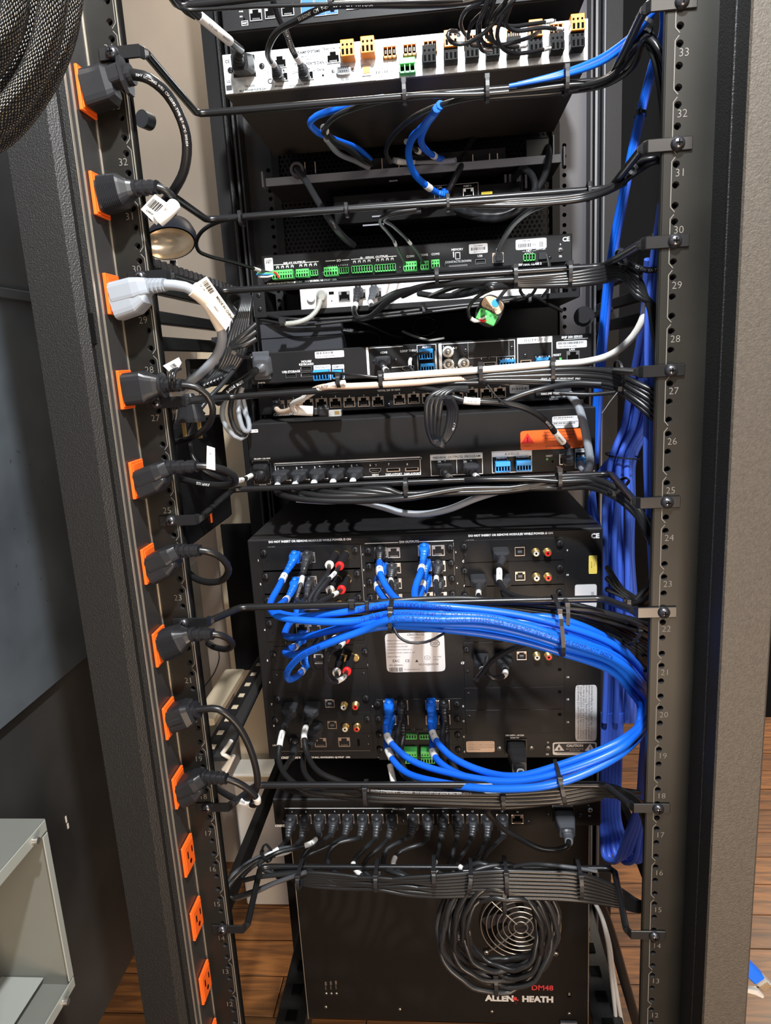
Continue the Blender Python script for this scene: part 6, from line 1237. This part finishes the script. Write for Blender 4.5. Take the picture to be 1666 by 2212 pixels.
pplug('pale grey power plug in the third orange outlet', 2, 'deep', m='cable_grey', px_end=(320, 617), h_=.034, neck=(357, 615, 4), cab=[(400, 620, -.02), (442, 646, -.01), (468, 682, .0), (480, 720, .005), (470, 765, .02), (440, 800, .03), (408, 826, .045), (390, 846, .06)], wpx=21, cm='cable_grey', clab='thick pale grey power cord with cream paper tag')
pplug('black power plug with round collar in the fourth orange outlet', 3, 'round', px_end=(352, 832), neck=(394, 832, 3), cab=[(422, 836, -.02), (448, 854, -.015), (460, 884, -.01), (452, 915, .0), (428, 938, .01), (395, 952, .03), (365, 956, .05)], wpx=14, clab='black cord looping down from the fourth plug')
pplug('black power plug with white flag label in the fifth orange outlet', 4, 'deep', px_end=(366, 1010), neck=(426, 1007, 3), cab=[(450, 1008, -.02), (482, 1014, -.01), (505, 1028, .0), (508, 1042, .01), (488, 1048, .02), (440, 1046, .03), (405, 1038, .04), (375, 1030, .05)], wpx=15, clab='black cord looping back below the white flag label', txt=('AWM IOS', .62, .8, 1))
pplug('black power plug with ribbed neck in the sixth orange outlet', 5, 'deep', px_end=(388, 1190), h_=.031, neck=(432, 1189, 4), cab=[(456, 1193, -.02), (482, 1208, -.01), (494, 1230, .0), (482, 1252, .01), (452, 1258, .02), (420, 1248, .035), (398, 1228, .05)], wpx=15, clab='black cord making a small loop beside rail number 24')
pplug('black finely ribbed power plug in the seventh orange outlet', 6, 'ribbed', px_end=(414, 1372), neck=(460, 1370, 3), cab=[(476, 1372, -.02), (496, 1382, -.01), (502, 1394, .0), (490, 1402, .01), (464, 1398, .03), (450, 1390, .05)], wpx=14, clab='short black cord curling back beside rail number 22')
pplug('black flat-sided power plug in the eighth orange outlet', 7, 'slab', px_end=(420, 1538), cab=[(472, 1532, -.02), (508, 1560, -.015), (534, 1602, -.01), (552, 1655, -.005), (556, 1695, .0), (544, 1722, .005), (520, 1728, .02)], wpx=15, clab='long black cord arcing down from the eighth plug')
pplug('black power plug with ribbed neck in the ninth orange outlet', 8, 'deep', px_end=(444, 1680), h_=.031, neck=(490, 1682, 4), cab=[(512, 1690, -.02), (538, 1706, -.015), (556, 1726, -.01), (550, 1738, .0), (530, 1734, .01), (500, 1722, .02), (474, 1706, .035), (462, 1694, .05)], wpx=14, clab='black cord hooking through white labels beside rail number 18', sleeves=[(.28, .010, ''), (.48, .022, 'RH003')])
# paper tags
def tagsheet(name, lab, corners, m, lines, thick=.0008):
    # corners by pixel and depth, wound clockwise from top left; lettering follows the sheet
    q = [P(*c) for c in corners]; n_ = (q[1]-q[0]).cross(q[3]-q[0]).normalized(); 
    if n_.dot(CAM-q[0]) < 0: n_ = -n_
    t = thing(name, lab, 'tag', (q[0]+q[1]+q[2]+q[3])/4); f = [v-n_*thick for v in q]; k = len(q)
    build(G().use(m).add(q+f, [tuple(range(k)), tuple(range(2*k-1, k-1, -1))]+[(i, (i+1) % k, k+(i+1) % k, k+i) for i in range(k)]), 'sheet', t)
    xd = (q[1]-q[0]); yd = (q[0]-q[3]); W_ = xd.length; H_ = yd.length; xu = xd.normalized(); yu = yd.normalized(); g = G().use('print_ink')
    for fx, fy, h, st in lines:
        o = q[0]+xd*fx-yd*fy+n_*.0003
        if st.startswith('bars'):
            wid = float(st[4:])*W_; x = 0; rr_ = random.Random(4)
            while x < wid:
                bw = rr_.choice((.0004, .0007, .0011)); a = o+xu*x; g.add([a, a+xu*bw, a+xu*bw-yu*h*H_, a-yu*h*H_], [(0, 1, 2, 3)]); x += bw+rr_.choice((.0004, .0007))
        else: g.text(st, o, h*H_, xu, yu, .02, align='LEFT')
    build(g, 'print', t); return t
tagsheet('barcode_tag', 'frosted white barcode tag hanging below the second plug', [(334, 420, -.028), (362, 440, -.030), (338, 486, -.022), (304, 452, -.020)], 'sleeve', [(.15, .18, .48, 'bars.72'), (.3, .86, .12, 'C00NPTD4EN')])
build(G().use('sleeve').tube([P(342, 476, -.022), P(356, 464, -.022), P(368, 452, -.020), P(376, 444, -.014)], .0058, 14), 'frosted_sleeve', bpy.data.objects['barcode_tag'])
tagsheet('paper_tag', 'cream paper tag reading MADE IN CHINA wrapped on the grey cord', [(446, 597, -.020), (506, 682, -.008), (488, 714, -.006), (414, 618, -.020)], 'tag_cream', [(.06, .10, .30, 'bars.28'), (.06, .56, .15, '12  19'), (.46, .18, .19, 'MADE IN CHINA'), (.6, .62, .12, '2N027-')])
build(G().use('tag_cream').tube(spline([P(416, 624, -.018), P(444, 646, -.010), P(466, 680, .0), P(482, 710, .004)]), .0068, 14), 'wrapped_sleeve', bpy.data.objects['paper_tag'])
tagsheet('flag_label', 'white flag label standing up from the cord of the fifth plug', [(447, 963, -.024), (464, 968, -.024), (465, 1016, -.024), (446, 1012, -.024)], 'sleeve', [(.3, .3, .08, 'C8')])
tagsheet('folded_label', 'white folded label with barcode above the fourth plug', [(352, 790, .0), (386, 772, .0), (392, 784, .0), (376, 812, .0)], 'sleeve', [(.3, .2, .3, 'bars.3')])
# velcro straps and clips by the fourth plug
for i in range(2): K(('left', 'right')[i]+' strand of the black twist strap over the fourth plug', [(368+i*10, 832, -.03), (366+i*10, 818, -.034), (370+i*9, 802, -.028), (384+i*6, 796, -.02)], 7)
# ================================================================== spare cords coiled in the left gap
rr = random.Random(9)
for i in range(7):
    o = i*7
    K(('first', 'second', 'third', 'fourth', 'fifth', 'sixth', 'seventh')[i]+' black cord of the tied coil in the left gap', [(440+o, 835-i*3, .16), (470+o*.8, 800, .17), (488+o*.9, 762, .17), (500+o*.8, 720, .175), (518+o*.5, 672, .18), (524+o*.4, 642, .19), (505+o*.3, 634+i, .20), (492+o*.2, 652, .21), (498+o*.6, 690, .21), (490+o*.8, 740, .20), (468+o*.7, 790, .19), (430+o*.6, 818, .18), (405, 824+i*2, .16)], 12, group=None)
for i in range(3): K(('upper', 'middle', 'lower')[i]+' loose black cord end poking out beyond the coil in the left gap', [(500, 745+i*4, .17), (528, 722+i*12, .17), (553, 700+i*16, .175)], 13)
tie('black tie around the cord coil in the left gap', 502, 752, .165, 74, 55, 7, .05); tie('second black tie lower on the cord coil in the left gap', 436, 818, .15, 40, 20, 6, .05)
for i in range(3):
    K(('outer', 'middle', 'inner')[i]+' grey-black hanging cord loop left of the video scaler', [(500+i*12, 836, .22), (488+i*14, 860, .22), (480+i*18, 895, .21), (494+i*17, 930, .21), (520+i*9, 948-i*9, .215), (536, 930-i*12, .225), (530-i*2, 885, .235), (520, 840, .24)], 11, m='cable_grey' if i != 1 else 'cable_dark')
K('black cord from the scaler inlet running left with white labels', [(545, 1026, .205), (530, 1034, .18), (515, 1038, .15), (495, 1036, .13), (470, 1030, .11), (440, 1016, .10), (418, 990, .10), (410, 955, .11), (416, 925, .12), (440, 890, .13)], 11, start=('iec', (566, 1018, .2345), 'plastic', .022, .022, .012), sleeves=[(.02, .018, ''), (.20, .030, '||| ||||')], m='cable_black')
K('grey-black cord rising behind the fourth plug to the coil', [(405, 945, .10), (420, 905, .11), (445, 868, .12), (480, 830, .14), (505, 800, .16)], 10, m='cable_dark')
for i in range(3): K(('left', 'centre', 'right')[i]+' thin brown-black lead hanging behind the fourth plug', [(366+i*5, 870, .03), (368+i*5, 895, .03), (364+i*4, 920, .04), (360, 950, .06)], 4)
# hanging loose plug
c = P(412, 895, .10); t = thing('spare_plug', 'spare black three-pin power plug with bare metal prongs hanging in the left gap', 'power plug', c)
build(G().use('plastic').loft([c+V((0, 0, .022)), c+V((0, 0, .012)), c+V((0, 0, -.004)), c+V((0, 0, -.008))], [(.010, .010), (.020, .020), (.028, .024), (.028, .024)], up=V((0, 1, 0)), n=18, e=.5), 'plug_body', t)
for dx in (-.0075, .0095): build(G().use('gold').box(c+V((dx, -.004, -.017)), (.0045, .0014, .018), .0004).cyl(c+V((dx, -.0052, -.022)), c+V((dx, -.003, -.022)), .0016, n=10), 'prong', t)
# black box and side things in the left gap
t = thing('side_power_box', 'black box on the left side wall of the rack behind rail number 25', 'box', (-.285, .155, 1.03))
build(G().use('face').box((-.285, .158, 1.10), (.044, .25, .14), .003), 'housing', t); build(G().use('orange').box((-.2625, .195, 1.052), (.0012, .004, .022)), 'orange_stripe', t)
t = thing('side_cover', 'tall black cover plate inside the left gap above number 27', 'panel', (-.30, .35, 1.18)); build(G().use('post').box((-.306, .40, 1.225), (.006, .22, .04), .002), 'plate', t)
# slotted rails slanting in the lower left gap
for i, (dx, m_) in enumerate(((0, 'face'), (.022, 'cable_dark'))):
    a, b = P(448+i*26, 1640, .10), P(585+i*10, 1395, .42); t = thing('slotted_rail', ('slotted black rail receding along the lower left side of the rack', 'plain dark rail receding beside the slotted one')[i], 'rail', V(((a.x+b.x)/2, (a.y+b.y)/2, min(a.z, b.z))))
    g = G().use(m_).loft([a, b], [(.020, .006)]*2, up=V((0, 0, 1)), n=8, e=.3)
    build(g, 'bar', t)
    if i == 0:
        for k in range(9): p_ = a.lerp(b, .05+.1*k); build(G().use('cream').loft([p_+V((0, 0, .0035)), p_+(b-a)*.03+V((0, 0, .0035))], [(.008, .0006)]*2, up=V((0, 0, 1)), n=8, e=.3), 'slot', t)
a, b = P(440, 1560, .30), P(508, 1452, .46); t = thing('wooden_strip', 'pale wooden strip lying behind the slotted rail', 'strip', a.lerp(b, .5)); build(G().use('cream').loft([a, b], [(.035, .012)]*2, n=8, e=.3), 'board', t)
t = thing('rail_clip', 'pale plastic clip hanging on the dark rail beside number 19', 'clip', P(487, 1635, .10))
g = G().use('ivory')
for q in (((500, 1600), (480, 1628)), ((480, 1628), (502, 1640)), ((500, 1638), (482, 1662)), ((505, 1632), (488, 1668))): g.tube([P(*q[0], .10), P(*q[1], .10)], .0026, 8)
build(g, 'body', t)
# low pale block behind the lower switch
t = thing('floor_box', 'pale upright housing standing behind the rack at lower left', 'box', (-.455, .86, FZ)); build(G().use('ivory').box((-.455, .87, .085), (.115, .07, .37), .004), 'body', t); build(G().use('cream').box((-.455, .834, .26), (.118, .004, .012), .001), 'seam_band', t)
# ================================================================== work lamp in the left gap
c = P(364, 526, .55); t = thing('work_lamp', 'black hooded work lamp with bronze reflector behind the left rail', 'lamp', c-V((0, 0, .08)))
g = G().use('sky_navy'); n = 28; vs = []
for (rx, rz, dz, dy) in ((.046, .026, 0, 0), (.047, .027, .004, .004), (.044, .030, .012, .016), (.034, .026, .024, .03), (.016, .012, .034, .038), (.001, .001, .037, .04)):
    vs += [c+V((rx*math.cos(2*math.pi*i/n), dy, dz+rz*math.sin(2*math.pi*i/n))) for i in range(n)]
g.add(vs, [(k*n+i, k*n+(i+1) % n, (k+1)*n+(i+1) % n, (k+1)*n+i) for k in range(5) for i in range(n)], True); build(g, 'hood', t)
g = G().use('reflector'); vs = []
for (f, dy) in ((.93, .002), (.8, .008), (.5, .014), (.15, .018), (.01, .018)): vs += [c+V((.046*f*math.cos(2*math.pi*i/n), dy, .026*f*math.sin(2*math.pi*i/n))) for i in range(n)]
g.add(vs, [(k*n+i, k*n+(i+1) % n, (k+1)*n+(i+1) % n, (k+1)*n+i) for k in range(4) for i in range(n)], True); build(g, 'reflector', t)
build(G().use('plastic').tube([c+V((-.004, .02, -.024)), c+V((-.010, .02, -.08))], .0045, 10), 'stem', t); build(G().use('steel').tube([c+V((.002, .018, -.024)), c+V((.006, .018, -.08))], .0018, 8), 'bright_stem', t)
c = P(306, 256, .16); t = thing('adjuster', 'small black knob on a stem behind rail number 33', 'adjuster', c); build(G().use('plastic').cyl(c, c+V((.004, .012, 0)), .009, n=16).cyl(c+V((0, .006, 0)), c+V((-.03, .02, .012)), .0035), 'body', t)
K('thin curved black wire low in the left gap beside number 21', [(470, 1395, .2), (474, 1420, .2), (462, 1455, .2), (440, 1485, .2)], 3)
# ================================================================== grey enclosure on the left wall
bx = thing('wall_enclosure', 'open pale grey metal enclosure fixed low on the dark left wall', 'enclosure', (-.45, -.16, .567))
x0, x1, y0, y1, z0, z1 = -.498, -.401, -.34, -.0235, .567, .7765
build(G().use('box_grey').box((-.497, (y0+y1)/2, (z0+z1)/2), (.003, y1-y0, z1-z0)), 'back_plate', bx)
for n_, c, d_ in (('top_plate', ((x0+x1)/2, (y0+y1)/2, z1), (x1-x0, y1-y0, .0016)), ('bottom_plate', ((x0+x1)/2, (y0+y1)/2, z0), (x1-x0, y1-y0, .0016)), ('side_plate', ((x0+x1)/2, y1, (z0+z1)/2), (x1-x0, .0016, z1-z0)), ('side_plate', ((x0+x1)/2, y0, (z0+z1)/2), (x1-x0, .0016, z1-z0))): build(G().use('box_grey').box(c, d_), n_, bx)
for c, d_ in (((x1, (y0+y1)/2, z1-.0065), (.0015, y1-y0, .013)), ((x1, (y0+y1)/2, z0+.005), (.0015, y1-y0, .012)), ((x1+.0002, y1-.0045, (z0+z1)/2-.001), (.0015, .009, z1-z0-.028)), ((-.44, -.105, .672), (.0015, .012, .205)), ((-.46, -.07, .577), (.05, .09, .0015))): build(G().use('box_edge').box(c, d_, .0005), 'flange', bx)
for y, z in ((-.047, z1-.0075), (-.047, z0+.003)): build(G().use('screw_bright').cyl((x1-.001, y, z), (x1+.006, y, z), .0042, .0034, n=14), 'screw', bx)
# ================================================================== braided looms, very close at upper left
LO = [([(-60, 330, -.37), (6, 296, -.37), (76, 216, -.37), (124, 128, -.37), (150, 36, -.37), (160, -60, -.37)], 46, 'outermost'), ([(-60, 300, -.40), (-6, 262, -.40), (52, 196, -.40), (92, 116, -.40), (112, 30, -.40), (120, -60, -.40)], 58, 'second'), ([(-60, 230, -.38), (-20, 206, -.38), (30, 146, -.38), (62, 76, -.38), (76, 0, -.38), (82, -60, -.38)], 56, 'third'), ([(-70, 180, -.40), (-30, 150, -.40), (6, 96, -.40), (28, 40, -.40), (38, -60, -.40)], 56, 'fourth'), ([(-70, 110, -.38), (-30, 70, -.38), (-6, 10, -.38), (0, -60, -.38)], 56, 'innermost')]
for p_, w_, nm in LO:
    pp = [P(*a) for a in p_]; r_ = w_/2*mpp(pp[2]); sp = spline(pp, .004)
    g = G().use('braid').tube(sp, r_, 28, uvs=(34, 900)); solo(g, 'braided_loom', nm+' thick black and gold braided cable loom arching across the top left corner', 'cable loom')
# network plug poking out beside the right post
c = P(1634, 2108, -.02); t = thing('network_plug', 'blue network plug with clear tip poking out beyond the right post', 'plug', c)
M = Matrix.Rotation(R(48), 4, 'Y')
for nm, m_, cc_, d_ in (('boot', 'plug_blue', (-.012, 0, 0), (.030, .011, .012)), ('clear_tip', 'clear', (.010, 0, 0), (.014, .008, .0115))):
    g = G().use(m_).box(cc_, d_, .001); g.v = [c+(M @ v) for v in g.v]; build(g, nm, t)
g = G().use('gold')
for i in range(8): g.box((.012, -.0043, -.0044+.00125*i), (.008, .0004, .0006))
g.v = [c+(M @ v) for v in g.v]; build(g, 'contacts', t)
c = P(1634, 2142, .0); solo(G().use('sleeve').loft([P(1612, 2136, .0), P(1632, 2140, .0), P(1648, 2152, .0)], [(.006, .006), (.007, .007), (.004, .003)], n=10, e=.6), 'cable_end', 'white cable end just below the blue plug beyond the right post', 'cable')

# chips and scuffs on the dark wall
g = G().use('tag_cream')
for px, py, a, b in ((143, 1770, .0016, .010), (147, 1784, .0018, .008)): g.box(PX(px, py, -.5095), (.0008, a*2, b), .0003)
o = build(g, 'paint_chip', bpy.data.objects['wall_left_lower'])
g = G().use('rail_grey'); rr = random.Random(21)
for i in range(16): g.box(PX(rr.uniform(20, 110), rr.uniform(960, 1340), -.4995), (.0006, rr.uniform(.0006, .0016), rr.uniform(.0006, .003)))
o = build(g, 'scuff', bpy.data.objects['wall_left']); o['kind'] = 'stuff'
